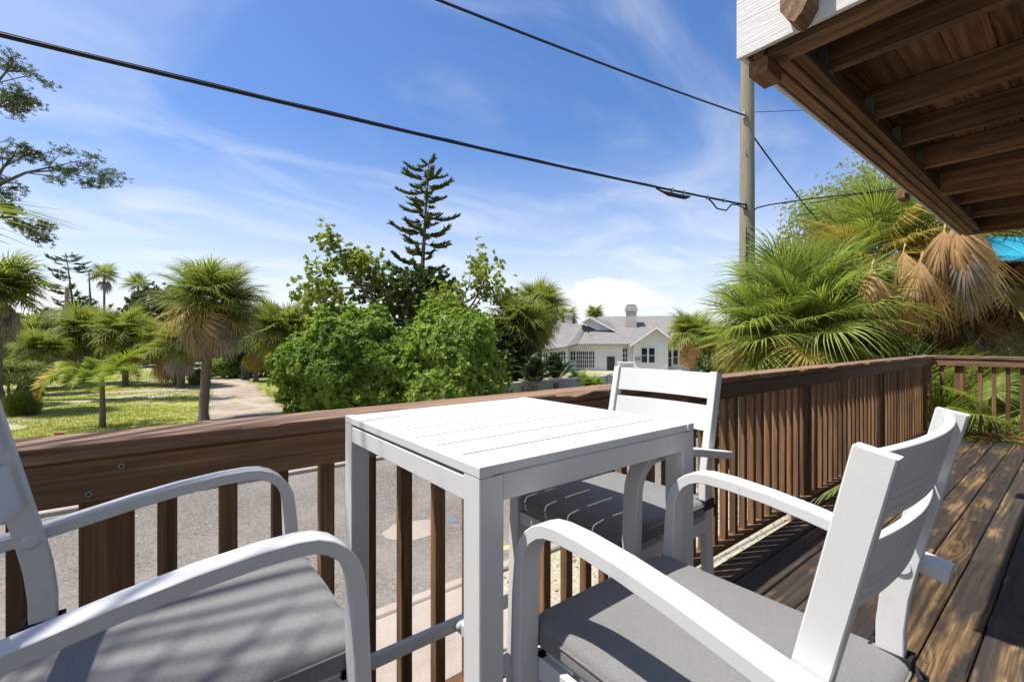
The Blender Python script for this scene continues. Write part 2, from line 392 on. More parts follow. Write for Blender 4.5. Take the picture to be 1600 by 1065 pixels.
def shingle():
    k = NB('grey_shingles'); v = k.coords('Object')
    b = k.N.new('ShaderNodeTexBrick'); k.L.new(k.scale(v, (1, 1, 1)), b.inputs['Vector'])
    b.inputs['Scale'].default_value = 3.0; b.inputs['Color1'].default_value = (0.19, 0.182, 0.17, 1); b.inputs['Color2'].default_value = (0.275, 0.265, 0.245, 1); b.inputs['Mortar'].default_value = (0.16, 0.155, 0.148, 1); b.inputs['Mortar Size'].default_value = 0.03
    n = k.noise(v, 1.0, 5, 0.6); c = k.mix(k.rng(n, 0.45, 0.75, 0, 0.5), b.outputs[0], (0.30, 0.255, 0.20))
    return k.fin(c, 0.9, 0.2)


M['shingle'] = shingle()


# ------------------------------------------------------------------ mesh helpers
def np_mesh(name, verts, quads=None, tris=None):
    me = bpy.data.meshes.new(name)
    verts = np.asarray(verts, dtype=np.float32).reshape(-1, 3)
    loops = []; starts = []; pos = 0
    if quads is not None and len(quads):
        q = np.asarray(quads, dtype=np.int32).reshape(-1, 4); loops.append(q.ravel()); starts.append(np.arange(len(q)) * 4 + pos); pos += q.size
    if tris is not None and len(tris):
        t = np.asarray(tris, dtype=np.int32).reshape(-1, 3); loops.append(t.ravel()); starts.append(np.arange(len(t)) * 3 + pos); pos += t.size
    loops = np.concatenate(loops); starts = np.concatenate(starts).astype(np.int32)
    me.vertices.add(len(verts)); me.vertices.foreach_set('co', verts.ravel())
    me.loops.add(len(loops)); me.loops.foreach_set('vertex_index', loops)
    me.polygons.add(len(starts)); me.polygons.foreach_set('loop_start', starts)
    me.update(calc_edges=True); me.validate()
    return me


class MB:
    def __init__(s): s.v = []; s.f = []

    def add(s, vs, fs):
        o = len(s.v); s.v += [tuple(p) for p in vs]; s.f += [tuple(i + o for i in f) for f in fs]; return s

    def box(s, x0, x1, y0, y1, z0, z1):
        return s.add([(x0, y0, z0), (x1, y0, z0), (x1, y1, z0), (x0, y1, z0), (x0, y0, z1), (x1, y0, z1), (x1, y1, z1), (x0, y1, z1)],
                     [(0, 3, 2, 1), (4, 5, 6, 7), (0, 1, 5, 4), (1, 2, 6, 5), (2, 3, 7, 6), (3, 0, 4, 7)])

    def prism(s, poly, axis, a, b):
        """poly: 2D outline; extruded from a to b along the axis ('x': outline in y,z ...)"""
        def mk(p, t):
            return {'x': (t, p[0], p[1]), 'y': (p[0], t, p[1]), 'z': (p[0], p[1], t)}[axis]
        n = len(poly); vs = [mk(p, a) for p in poly] + [mk(p, b) for p in poly]
        return s.add(vs, [tuple(range(n))[::-1], tuple(range(n, 2 * n))] + [(i, (i + 1) % n, n + (i + 1) % n, n + i) for i in range(n)])

    def tube(s, pts, rad, n=8, cap=True):
        pts = [Vector(p) for p in pts]
        rads = rad if isinstance(rad, (list, tuple)) else [rad] * len(pts)
        vs = []; up = None
        for i, p in enumerate(pts):
            t = (pts[min(i + 1, len(pts) - 1)] - pts[max(i - 1, 0)]).normalized()
            if up is None:
                up = Vector((0, 0, 1)) if abs(t.z) < 0.9 else Vector((1, 0, 0))
            a = t.cross(up)
            if a.length < 1e-6: a = t.orthogonal()
            a.normalize(); b = a.cross(t).normalized(); up = b
            for k in range(n):
                th = 2 * math.pi * k / n
                vs.append(p + (a * math.cos(th) + b * math.sin(th)) * rads[i])
        fs = []
        for i in range(len(pts) - 1):
            for k in range(n):
                fs.append((i * n + k, i * n + (k + 1) % n, (i + 1) * n + (k + 1) % n, (i + 1) * n + k))
        if cap: fs += [tuple(range(n))[::-1], tuple(range((len(pts) - 1) * n, len(pts) * n))]
        return s.add(vs, fs)

    def ribbon(s, path, thick, x0, x1, ch=0.0016):
        """flat bar whose centre line is a list of (y, z); thick across the path in the y-z plane, x0..x1 wide, chamfered"""
        n = len(path); prof = [(x0 + ch, -1, 0), (x1 - ch, -1, 0), (x1, -1, 1), (x1, 1, 1), (x1 - ch, 1, 0), (x0 + ch, 1, 0), (x0, 1, 1), (x0, -1, 1)]
        vs = []
        th = thick if isinstance(thick, (list, tuple)) else [thick] * n
        for i in range(n):
            a = path[max(i - 1, 0)]; b = path[min(i + 1, n - 1)]
            ty, tz = b[0] - a[0], b[1] - a[1]; l = math.hypot(ty, tz); ty /= l; tz /= l
            ny, nz = -tz, ty
            for (x, sg, c) in prof:
                o = sg * (th[i] / 2 - (ch if c else 0)); vs.append((x, path[i][0] + ny * o, path[i][1] + nz * o))
        m = 8; fs = []
        for i in range(n - 1):
            for k in range(m): fs.append((i * m + k, i * m + (k + 1) % m, (i + 1) * m + (k + 1) % m, (i + 1) * m + k))
        fs += [tuple(range(m))[::-1], tuple(range((n - 1) * m, n * m))]
        return s.add(vs, fs)

    def mesh(s, name='mesh'):
        me = bpy.data.meshes.new(name); me.from_pydata(s.v, [], s.f); me.update()
        import bmesh
        bm = bmesh.new(); bm.from_mesh(me); bmesh.ops.recalc_face_normals(bm, faces=bm.faces); bm.to_mesh(me); bm.free()
        return me

    def build(s, name, mat, parent=None, smooth=None, **kw):
        return obj(name, s.mesh(name), mat, parent, smooth=smooth, **kw)


def obj(name, me, mat=None, parent=None, loc=(0, 0, 0), rot=(0, 0, 0), scale=(1, 1, 1), smooth=None, own=False):
    o = bpy.data.objects.new(name, me); COL.objects.link(o)
    if mat is not None:
        if own or (me.materials and me.materials[0] is not mat):
            if not me.materials: me.materials.append(mat)
            o.material_slots[0].link = 'OBJECT'; o.material_slots[0].material = mat
        elif not me.materials: me.materials.append(mat)
    if parent is not None: o.parent = parent
    o.location = loc; o.rotation_euler = rot; o.scale = scale
    if smooth is not None:
        for p in me.polygons: p.use_smooth = True
        if smooth < 180: me.set_sharp_from_angle(angle=R(smooth))
    return o


def tag(o, label=None, cat=None, group=None, kind=None):
    if label: o['label'] = label
    if cat: o['category'] = cat
    if group: o['group'] = group
    if kind: o['kind'] = kind
    return o


def empty(name, loc=(0, 0, 0), rz=0.0):
    o = bpy.data.objects.new(name, None); COL.objects.link(o); o.location = loc; o.rotation_euler = (0, 0, rz); o.empty_display_size = 0.1
    return o


_timber = {}


def timber(name, mat, parent, L, w, h, loc, rot=(0, 0, 0), ch=0.004):
    """sawn timber along its own X, from 0 to L, w wide (y), h high (z), centred on the axis"""
    key = (round(L, 4), w, h, ch)
    if key not in _timber:
        a, b = w / 2, h / 2
        prof = [(-a + ch, -b), (a - ch, -b), (a, -b + ch), (a, b - ch), (a - ch, b), (-a + ch, b), (-a, b - ch), (-a, -b + ch)]
        _timber[key] = MB().prism(prof, 'x', 0, L).mesh('timber')
    return obj(name, _timber[key], mat, parent, loc, rot, own=True)


def sheet(name, pts, z, mat, thick=None, parent=None):
    mb = MB()
    if thick is None: mb.add([(p[0], p[1], z) for p in pts], [tuple(range(len(pts)))])
    else: mb.prism([(p[0], p[1]) for p in pts], 'z', z - thick, z)
    o = mb.build(name, mat, parent)
    return o


# ------------------------------------------------------------------ ground, road, paths
def ground_grid():
    n = 60; half = 450.0
    t = np.linspace(-1, 1, n + 1); ax = np.sign(t) * np.abs(t) ** 2.2 * half
    X, Y = np.meshgrid(ax + 20, ax + 20); Z = np.full_like(X, GROUND - 0.004)
    V = np.stack([X, Y, Z], -1).reshape(-1, 3)
    idx = np.arange((n + 1) ** 2).reshape(n + 1, n + 1)
    Q = np.stack([idx[:-1, :-1], idx[:-1, 1:], idx[1:, 1:], idx[1:, :-1]], -1).reshape(-1, 4)
    o = obj('ground', np_mesh('ground', V, Q), M['grass']); o['kind'] = 'structure'


ground_grid()
G = GROUND
sheet('shell_verge', [(-60, -8), (90, -8), (90, 4.7), (-60, 4.7)], G + 0.004, M['shell'])['kind'] = 'structure'
sheet('road', [(-120, 4.86), (160, 4.86), (160, 10.9), (-120, 10.9)], G + 0.008, M['asphalt'])['kind'] = 'structure'


def kerb(name, y0, y1, hi):
    prof = [(y0, G - 0.1), (y1, G - 0.1), (y1, G + hi - 0.02), (y1 - 0.02, G + hi), (y0 + 0.02, G + hi), (y0, G + hi - 0.02)]
    o = MB().prism(prof, 'x', -90, 120).build(name, M['concrete']); o['kind'] = 'structure'; return o


def slab_walk(name, y0, y1, x0, x1, z, step):
    root = empty(name, (0, 0, 0)); root['kind'] = 'structure'
    me = None; x = x0
    while x < x1:
        if me is None:
            c = 0.012; w = step - 0.014
            prof = [(y0, -0.12), (y1, -0.12), (y1, -c), (y1 - c, 0), (y0 + c, 0), (y0, -c)]
            me = MB().prism(prof, 'x', 0, w).mesh('slab')
        obj('slab', me, M['concrete'], root, (x, 0, z + rng.uniform(-0.004, 0.004))); x += step
    return root


kerb('near_kerb', 4.68, 4.84, 0.06)
kerb('far_kerb', 10.92, 11.08, 0.09)
slab_walk('near_pavement', 2.7, 4.66, -6.0, 3.0, G + 0.05, 1.5)
slab_walk('far_pavement', 11.10, 12.6, -18.0, 30.0, G + 0.07, 1.5)


def blob(cx, cy, rx, ry, n=40, jag=0.15, seed=0):
    return [(cx + rx * (1 + jag * mnoise.noise((math.cos(t) * 1.7 + seed, math.sin(t) * 1.7, seed))) * math.cos(t), cy + ry * (1 + jag * mnoise.noise((math.cos(t) * 1.7 + seed, math.sin(t) * 1.7, seed + 5))) * math.sin(t)) for t in np.linspace(0, 2 * math.pi, n, endpoint=False)]


def strip(center, widths, jag=0.35, seed=1.0):
    """irregular-edged track following a centre line"""
    c = [Vector((p[0], p[1], 0)) for p in center]; pts = []; L = []; Rr = []
    M_ = 10
    for i in range(len(c) - 1):
        for k in range(M_):
            t = k / M_; p = c[i].lerp(c[i + 1], t); w = widths[i] * (1 - t) + widths[i + 1] * t
            d = (c[i + 1] - c[i]).normalized(); nrm = Vector((-d.y, d.x, 0))
            L.append(p + nrm * (w / 2 + jag * mnoise.noise((p.x * .6, p.y * .6, seed)))); Rr.append(p - nrm * (w / 2 + jag * mnoise.noise((p.x * .6, p.y * .6, seed + 9))))
    return [(q.x, q.y) for q in L] + [(q.x, q.y) for q in reversed(Rr)]


def track(name, center, widths, z, mat, seed):
    pts = strip(center, widths, 0.9, seed); n = len(pts) // 2
    mb = MB(); vs = [(p[0], p[1], z) for p in pts]
    fs = [(i, i + 1, 2 * n - 2 - i, 2 * n - 1 - i) for i in range(n - 1)]
    mb.add(vs, fs); o = mb.build(name, mat); o['kind'] = 'structure'; return o


def C(px, d): return P((px - 800) / 711.0 * d, d)


track('sand_drive', [C(395, 13.5), C(388, 18), C(372, 24), C(360, 31), C(352, 42), C(350, 60)], [3.4, 3.0, 2.7, 2.6, 3.2, 7], G + 0.006, M['sand'], 2.0)
track('sand_path', [C(-120, 24.0), C(30, 24.6), C(180, 26.0), C(330, 28.2), C(365, 28.5)], [1.1, 1.15, 1.15, 1.5, 1.7], G + 0.010, M['sand'], 4.0)
track('far_lane', [C(-200, 46), C(60, 47), C(260, 49), C(420, 52), C(640, 56)], [3, 4.2, 5.2, 5, 5], G + 0.004, M['sand'], 6.0)
track('house_bounce_sand', [C(820, 33), C(930, 33), C(1060, 34)], [12, 12, 14], G + 0.006, M['sand'], 8.0)  # sand sheet added to keep green grass bounce off the house walls
tag(sheet('road_patch', blob(3.2, 6.6, 0.46, 0.34, 30, 0.3, 3), G + 0.013, M['patch']), kind='structure')
tag(sheet('paint_mark', blob(3.9, 6.5, 0.09, 0.07, 20, 0.6, 4), G + 0.014, M['blue_paint']), kind='structure')
tag(sheet('paint_mark', blob(3.98, 5.2, 0.22, 0.07, 30, 0.6, 5), G + 0.013, M['yellow_paint']), kind='structure')
tag(sheet('paint_line', [(-4.2, 10.0), (-0.2, 10.0), (-0.2, 10.06), (-4.2, 10.06)], G + 0.013, M['yellow_paint']), kind='structure')


def scatter_blades(name, region, n, mat, hmin, hmax, wid, lab, cat, spread=0.05, per=5, test=None):
    """tufts of grass blades, one triangle each"""
    pts = []
    x0, x1, d0, d1 = region
    while len(pts) < n:
        d = rng.uniform(d0, d1); px = rng.uniform(x0, x1)
        if rng.uniform() > (1.3 - d / (d1 * 1.1)): continue
        p = C(px, d)
        if p.y < 12.75: continue
        if test and test(px, d): continue
        nz = mnoise.noise((p.x * 0.35, p.y * 0.35, 3.1))
        if nz < -0.28: continue
        pts.append((p.x, p.y))
    pts = np.repeat(np.array(pts), per, axis=0); m = len(pts)
    base = np.zeros((m, 3)); base[:, :2] = pts + rng.normal(0, spread, (m, 2)); base[:, 2] = G
    h = rng.uniform(hmin, hmax, m); a = rng.uniform(0, 6.283, m); lean = rng.uniform(0.1, 0.7, m) * h; la = rng.uniform(0, 6.283, m)
    w = wid * rng.uniform(0.6, 1.4, m)
    side = np.stack([np.cos(a), np.sin(a), np.zeros(m)], -1) * w[:, None]
    tip = base + np.stack([np.cos(la) * lean, np.sin(la) * lean, h], -1)
    V = np.stack([base - side, base + side, tip], 1).reshape(-1, 3)
    T = np.arange(m * 3).reshape(-1, 3)
    o = obj(name, np_mesh(name, V, None, T), mat); tag(o, lab, cat, kind='stuff')
    return o


def on_track(px, d):
    # bare sand: the drive and the path
    cx = np.interp(d, [13.5, 18, 24, 31, 42, 60], [395, 388, 372, 360, 352, 350]); w = np.interp(d, [13.5, 18, 24, 31, 42, 60], [3.4, 3.0, 2.7, 2.6, 3.2, 7])
    if abs(px - cx) / 711 * d < w * 0.5: return True
    dp = np.interp(px, [-120, 30, 180, 330], [24.0, 24.6, 26.0, 28.2])
    if px < 350 and abs(d - dp) < 0.6: return True
    if d > 44 and d < 55: return True
    return False


scatter_blades('lawn_grass', (-60, 470, 13, 44), 12000, M['blades'], 0.025, 0.075, 0.012, 'short patchy green grass growing across the vacant lot', 'grass', 0.07, 6, on_track)


def gravel():
    n = 2600
    x = rng.uniform(0.5, 12, n); y = rng.uniform(1.6, 4.6, n)
    s = rng.uniform(0.008, 0.03, n)
    base = np.array([(1, 0, 0), (-.5, .87, 0), (-.5, -.87, 0), (0.1, 0.1, .8), (0, 0, -.5)])
    V = np.zeros((n, 5, 3))
    a = rng.uniform(0, 6.28, n); ca, sa = np.cos(a), np.sin(a)
    for i, b in enumerate(base):
        V[:, i, 0] = x + (b[0] * ca - b[1] * sa) * s; V[:, i, 1] = y + (b[0] * sa + b[1] * ca) * s * 0.8; V[:, i, 2] = G + 0.012 + b[2] * s
    T = np.array([(0, 1, 3), (1, 2, 3), (2, 0, 3), (1, 0, 4), (2, 1, 4), (0, 2, 4)])
    T = (np.arange(n)[:, None, None] * 5 + T[None]).reshape(-1, 3)
    tag(obj('shell_gravel', np_mesh('gravel', V.reshape(-1, 3), None, T), M['patch']), 'loose pale shell gravel on the verge below the railing', 'gravel', kind='stuff')


gravel()

# ------------------------------------------------------------------ the deck
DECK_EDGE = 1.304; ROW = 0.146; DECK_END = 8.40
deck = empty('deck_floor'); deck['kind'] = 'structure'
joints = {0: [0.9, 4.4], 1: [2.2, 5.9], 2: [-0.3, 3.2, 6.6], 3: [1.7, 5.0], 4: [2.9, 7.0], 5: [3.725, 6.3], 6: [4.54], 7: [3.73, 7.1], 8: [1.2, 5.2]}
nrow = 1; y = DECK_EDGE
while y > -1.7:
    js = joints.get(nrow, [0.4 + (nrow * 1.37) % 3.0, 4.2 + (nrow * 1.7) % 3])
    xs = [-2.6] + js + [DECK_END]
    for a, b in zip(xs[:-1], xs[1:]):
        timber('board', M['deck'], deck, b - a - 0.006, ROW - 0.007, 0.036, (a, y - ROW / 2 + rng.uniform(-.001, .001), -0.018 + rng.uniform(-0.002, 0.0)), (rng.uniform(-0.006, 0.006), 0, 0), 0.005)
    y -= ROW; nrow += 1
sv, st_ = [], []
yy0 = DECK_EDGE
while yy0 > -1.7:
    for x in np.arange(-2.4, 8.3, 0.6):
        for dy in (-0.03, -0.115):
            o_ = len(sv); sv += [(x + 0.0045 * math.cos(a) + 0.01 * math.sin(yy0 * 40), yy0 + dy + 0.0045 * math.sin(a), 0.0012) for a in np.linspace(0, 6.283, 6, endpoint=False)]
            st_ += [(o_, o_ + 1, o_ + 2), (o_, o_ + 2, o_ + 3), (o_, o_ + 3, o_ + 4), (o_, o_ + 4, o_ + 5)]
    yy0 -= ROW
obj('screw_heads', np_mesh('screw_heads', sv, None, st_), M['strap'], deck)['kind'] = 'stuff'
frame = empty('deck_frame'); frame['kind'] = 'structure'
timber('rim_joist', M['rail'], frame, DECK_END + 2.55, 0.038, 0.19, (-2.55, 1.228, -0.137))
timber('rim_joist', M['rail'], frame, 3.0, 0.038, 0.19, (DECK_END - 0.06, -1.7, -0.137), (0, 0, R(90)))
for x in np.arange(-2.4, 8.3, 0.6):
    timber('joist', M['rail'], frame, 2.88, 0.038, 0.18, (x, -1.68, -0.137), (0, 0, R(90)))
for x in (-2.3, 1.93, 5.97, 8.2):
    timber('deck_post', M['rail'], frame, 1.5, 0.14, 0.14, (x, 0.9, G), (0, R(-90), 0))

# ------------------------------------------------------------------ railings
H_RAIL = 1.058


def cap_mesh(L, seed):
    """2x6 rail cap with a splintered, uneven upper edge; along X from 0 to L"""
    n = max(8, int(L / 0.018)); vs = []; m = 10
    for i in range(n + 1):
        x = L * i / n
        nz = lambda k, s=1.0: mnoise.noise((x * 2.6 * s + seed * 7.3, k * 3.7, seed))
        chip = max(0, nz(1, 2.2) + 0.35 * nz(2, 9)) * 0.024 + 0.004
        chip2 = max(0, nz(3, 2.5) + 0.3 * nz(4, 8)) * 0.016 + 0.004
        a = 0.070 + nz(5) * 0.0025; b = 0.070 + nz(6) * 0.0025; t = 0.019 + nz(7) * 0.0012
        prof = [(-a, -t + .003), (-a + .003, -t), (b - .003, -t), (b, -t + .003), (b, t - chip2), (b - chip2 * 1.1, t), (0.02, t - 0.001 + nz(8, 3) * 0.0012), (-0.03, t - 0.001 + nz(9, 3) * .0012), (-a + chip * 1.3, t), (-a - 0.001 + nz(10, 6) * .0012, t - chip)]
        vs += [(x, p[0], p[1]) for p in prof]
    fs = []
    for i in range(n):
        for k in range(m): fs.append((i * m + k, i * m + (k + 1) % m, (i + 1) * m + (k + 1) % m, (i + 1) * m + k))
    fs += [tuple(range(m))[::-1], tuple(range(n * m, (n + 1) * m))]
    return MB().add(vs, fs).mesh('cap')


def railing(name, length, caps, posts, x_first, step, label, skew=None):
    """railing along local X; local -Y faces the deck"""
    root = empty(name); tag(root, label, 'railing', 'timber deck railings')
    for i, (a, b) in enumerate(caps):
        obj('rail_cap', cap_mesh(b - a - 0.004, i + 1.7 + len(name)), M['cap'], root, (a, 0.0, H_RAIL - 0.019))
    a0 = 0.0 if not caps else caps[0][0]
    L = caps[-1][1] - a0
    k = a0
    while k < caps[-1][1] - 0.05:
        l = min(2.4 if len(caps) > 1 else 3.0, caps[-1][1] - k)
        timber('top_rail', M['rail'], root, l - 0.004, 0.036, 0.092, (k, -0.040, H_RAIL - 0.039 - 0.047), (0, 0, 0), 0.004)
        timber('bottom_rail', M['rail'], root, l - 0.004, 0.089, 0.038, (k, -0.005, 0.062), (0, 0, 0), 0.004)
        k += l
    for x in posts:
        timber('post', M['rail'], root, H_RAIL - 0.042 + 0.28, 0.092, 0.092, (x, 0.030, -0.28), (0, R(-90), 0), 0.005)
    x = x_first
    while x < caps[-1][1] - 0.03:
        if all(abs(x - p) > 0.075 for p in posts):
            timber('baluster', M['rail'], root, H_RAIL - 0.045 - 0.083, 0.038, 0.038, (x + rng.uniform(-.002, .002), -0.001, 0.083), (rng.uniform(-.012, .012), R(-90), rng.uniform(-.03, .03)), 0.0025)
        x += step
    sm = None; sk = MB().tube([(0, 0, 0), (0, -0.0008, 0)], [0.003, 0.003], 6).mesh('socket')
    for p in posts:
        for dx, z in ((-0.026, H_RAIL - 0.112), (0.026, H_RAIL - 0.062)):
            if sm is None:
                sm = MB().tube([(0, 0, 0), (0, -0.0022, 0)], [0.0062, 0.0056], 12).mesh('screw')
            so = obj('screw', sm, M['screw'], root, (p + dx, -0.0582, z)); obj('socket', sk, M['strap'], so, (0, -0.0022, 0))
    return root


YR = 1.36
POSTS = [-2.08, -0.08, 1.93, 3.94, 5.97, 8.0]
r1 = railing('railing', 11, [(-2.6, 1.55), (1.55, 4.9), (4.9, 8.45)], POSTS, 0.0286 - 0.1212 * 21, 0.1212, 'long dark timber railing running behind the white table along the street side')
r1.location = (0, YR, 0)
r2 = railing('railing', 3, [(0.075, 3.0)], [0.30, 1.9], 0.13, 0.1212, 'short timber railing closing the far right end of the deck beside the palms')
r2.location = (8.37, YR, 0); r2.rotation_euler = (0, 0, R(-90))
for ch in r2.children:
    pass

# ------------------------------------------------------------------ upper deck overhead
up = empty('upper_deck', (1.86, 0.86, 2.37)); tag(up, 'dark timber upper deck with white fascia overhead at the upper right', 'upper deck')
UW = 2.62; UL = 4.92; S = M['soffit']
# rim along the street side, ledger strip, fascia (local x along the deck edge, local y negative towards the house)
timber('rim_beam', S, up, UL, 0.04, 0.19, (0, -0.06, 0.095))
timber('rim_beam', S, up, UL - 0.10, 0.04, 0.19, (0.05, -0.102, 0.105))
timber('ledger', S, up, UL - 0.14, 0.045, 0.045, (0.07, -0.146, 0.045))
timber('end_beam', S, up, UW, 0.04, 0.185, (0.04, -0.085, 0.093), (0, 0, R(-90)))
timber('end_beam', S, up, UW, 0.06, 0.185, (0.095, -0.126, 0.10), (0, 0, R(-90)))
timber('end_beam', S, up, UW, 0.04, 0.185, (UL - 0.03, -0.085, 0.093), (0, 0, R(-90)))
for j, x in enumerate((0.44, 1.12, 1.66, 2.24, 2.80, 3.55, 4.25)):
    deep = j == 4
    timber('joist', S, up, UW - 0.1, 0.085 if deep else 0.04, 0.20 if deep else 0.15, (x, -0.126 if not deep else -0.17, 0.085 if deep else 0.13), (0, 0, R(-90)))
    if not deep:
        hb = MB().box(x - 0.023, x - 0.0205, -0.165, -0.125, 0.052, 0.17).box(x + 0.0205, x + 0.023, -0.165, -0.125, 0.052, 0.17).box(x - 0.023, x + 0.023, -0.175, -0.125, 0.049, 0.0535)
        hb.build('joist_hanger', M['grey_metal'], up)
yb = -0.03
while yb > -UW:
    timber('board', S, up, UL - 0.02, 0.1445, 0.03, (0.01, yb - 0.07, 0.222 + rng.uniform(-.002, .002)), (0, 0, 0)); yb -= 0.146
MB().box(0.02, UL - 0.02, -UW, -0.05, 0.242, 0.262).build('light_block_sheet', M['strap'], up)  # black sheet added above the boards to stop daylight leaking through their gaps
# white fascia boards: street side and near end
timber('fascia', M['white_wood'], up, UL + 0.02, 0.020, 0.245, (-0.02, -0.010, 0.133), (0, 0, 0), 0.003)
timber('fascia', M['white_wood'], up, UW, 0.020, 0.32, (-0.035, 0.004, 0.168), (0, 0, R(-90)), 0.003)


def end_post(x, y, w):
    prof = [(-w / 2, 0.9), (-w / 2, 0.06), (-w / 2 + 0.022, 0.02), (0, 0.0), (w / 2 - 0.022, 0.02), (w / 2, 0.06), (w / 2, 0.9)]
    return prof


mb = MB(); mb.prism([(p[0], p[1] - 0.012) for p in end_post(0, 0, 0.09)], 'x', -0.095, -0.006)
mb.build('railing_post', S, up, loc=(-0.042, -0.235, 0))
timber('rim_block', M['rail'], up, 0.13, 0.07, 0.06, (0.0, -0.058, -0.032))
timber('rim_block', M['rail'], up, 0.16, 0.05, 0.09, (2.60, 0.028, 0.02))
timber('rail_base', M['rail'], up, UL, 0.09, 0.04, (-0.07, 0.02, 0.352))


hw = empty('unseen_house_wall', (0, -1.83, G)); hw['kind'] = 'structure'  # wall behind the camera, unseen; added to cut the sky fill on shaded sides
k_ = 0
while k_ < 44:
    timber('siding_board', M['siding'], hw, 11.6, 0.022, 0.168, (-3.2, 0.012 + 0.0, 0.08 + k_ * 0.165), (R(-4), 0, 0), 0.002); k_ += 1
MB().box(-3.2, 8.4, -0.2, -0.004, 0, 7.3).build('backing', M['siding'], hw)

# ------------------------------------------------------------------ furniture
def rounded(x0, x1, y0, y1, r, n=6):
    pts = []
    for cx, cy, a0 in ((x1 - r, y1 - r, 0), (x0 + r, y1 - r, 90), (x0 + r, y0 + r, 180), (x1 - r, y0 + r, 270)):
        for k in range(n + 1):
            a = R(a0 + 90 * k / n); pts.append((cx + r * math.cos(a), cy + r * math.sin(a)))
    return pts


def table():
    u0, u1, v0, v1, zt = 0.390, 0.996, 0.574, 1.190, 1.075
    root = empty('bar_table', ((u0 + u1) / 2, (v0 + v1) / 2, 0)); tag(root, 'square white metal bar table with slatted top and four legs', 'table')
    hx, hy = (u1 - u0) / 2, (v1 - v0) / 2
    A = M['alu']
    t = 0.017
    for sx in (-1, 1):
        timber('end_strip', A, root, 2 * hy, 0.024, t, (sx * (hx - 0.012), -hy, zt - t / 2), (0, 0, R(90)), 0.0012)
    sl = (2 * hy) / 7
    for i in range(7):
        timber('slat', A, root, 2 * hx - 0.048, sl - 0.0062, t - 0.0006, (-hx + 0.024, -hy + sl * (i + 0.5), zt - t / 2 - 0.0003), (0, 0, 0), 0.0008)
    # the dished support under the slats and the apron
    L = 0.046
    for sx in (-1, 1):
        timber('apron', A, root, 2 * hy - 2 * L, 0.022, 0.038, (sx * (hx - 0.0125), -hy + L, zt - 0.0235 - 0.019), (0, 0, R(90)), 0.0012)
    for sy in (-1, 1):
        timber('apron', A, root, 2 * hx - 2 * L + 0.001, 0.022, 0.042, (-hx + L, sy * (hy - 0.0115), zt - t - 0.0004 - 0.021), (0, 0, 0), 0.0012)
    for sx in (-1, 1):
        for sy in (-1, 1):
            timber('leg', A, root, zt - t - 0.0012, L, L, (sx * (hx - L / 2), sy * (hy - L / 2), 0.0), (0, R(-90), 0), 0.0015)
    zb = 0.425
    for sy in (-1, 1):
        timber('stretcher', A, root, 2 * hx - 2 * L, 0.020, 0.034, (-hx + L, sy * (hy - L / 2), zb), (0, 0, 0), 0.0015)
    timber('cross_stretcher', A, root, 2 * hy - L - 0.02, 0.034, 0.034, (0.03, -hy + L / 2 + 0.01, zb), (0, 0, R(90)), 0.0015)
    for sy in (-1, 1):
        b = MB().tube([(0.0, 0, 0), (-0.004, 0, 0), (-0.009, 0, 0)], [0.011, 0.011, 0.006], 14)
        b.build('bolt_cap', A, root, 40, loc=(0.0125, sy * (hy - L / 2 - 0.012) - (0.008 if sy > 0 else -0.008), zb + 0.004))
    for sx in (-1, 1):
        timber('under_bar', A, root, 2 * hy - 0.06, 0.03, 0.014, (sx * 0.14, -hy + 0.03, zt - t - 0.010), (0, 0, R(90)), 0.001)
    return root


table()

POST = [(-0.055, 0.0), (-0.035, 0.22), (-0.012, 0.50), (0.008, 0.70), (0.014, 0.78), (0.0135, 0.84), (0.008, 0.89), (-0.002, 0.94), (-0.018, 1.01), (-0.036, 1.09), (-0.054, 1.17)]


def arm_path():
    p = [(-0.048, 0.930), (0.0, 0.938), (0.06, 0.950), (0.13, 0.964), (0.20, 0.975), (0.27, 0.982), (0.315, 0.983)]
    cx, cz, r = 0.318, 0.903, 0.080
    for a in (75, 60, 45, 30, 15, 3): p.append((cx + r * math.cos(R(a)), cz + r * math.sin(R(a))))
    p += [(0.401, 0.86), (0.405, 0.74), (0.411, 0.45), (0.424, 0.0)]
    return p


def lerp_post(z):
    for a, b in zip(POST[:-1], POST[1:]):
        if a[1] <= z <= b[1]:
            t = (z - a[1]) / (b[1] - a[1]); return a[0] + (b[0] - a[0]) * t
    return POST[-1][0]


def back_slat(z0, z1, hw, bow, grooves):
    """curved slat; z0..z1 along the posts, bowing backwards in the middle; grooves cut into the back"""
    n = 26; th = 0.011; mb = MB()
    prof = [(0.0, z0), (0.0, z1)]
    zs = []
    back = [(z1, 0)]
    gl = []
    for g in grooves:
        zz = z0 + (z1 - z0) * g
        gl += [(zz + 0.0022, 0.0), (zz + 0.0010, 0.0026), (zz - 0.0010, 0.0026), (zz - 0.0022, 0.0)]
    # outline front bottom -> front top -> back top -> grooves -> back bottom
    out = [(z0 + .001, 0.0), (z1 - .001, 0.0), (z1, -.001), (z1, -th + .001), (z1 - .001, -th)] + [(zz, -th + dep) for zz, dep in sorted(gl, key=lambda q: -q[0])] + [(z0 + .001, -th), (z0, -th + .001), (z0, -.001)]
    m = len(out); vs = []
    for i in range(n + 1):
        x = -hw + 2 * hw * i / n; b = bow * (1 - (x / hw) ** 2)
        for zz, dy in out:
            vs.append((x, lerp_post(zz) + 0.008 - b + dy, zz))
    fs = []
    for i in range(n):
        for k in range(m): fs.append((i * m + k, i * m + (k + 1) % m, (i + 1) * m + (k + 1) % m, (i + 1) * m + k))
    fs += [tuple(range(m))[::-1], tuple(range(n * m, (n + 1) * m))]
    return mb.add(vs, fs).mesh('back_slat')


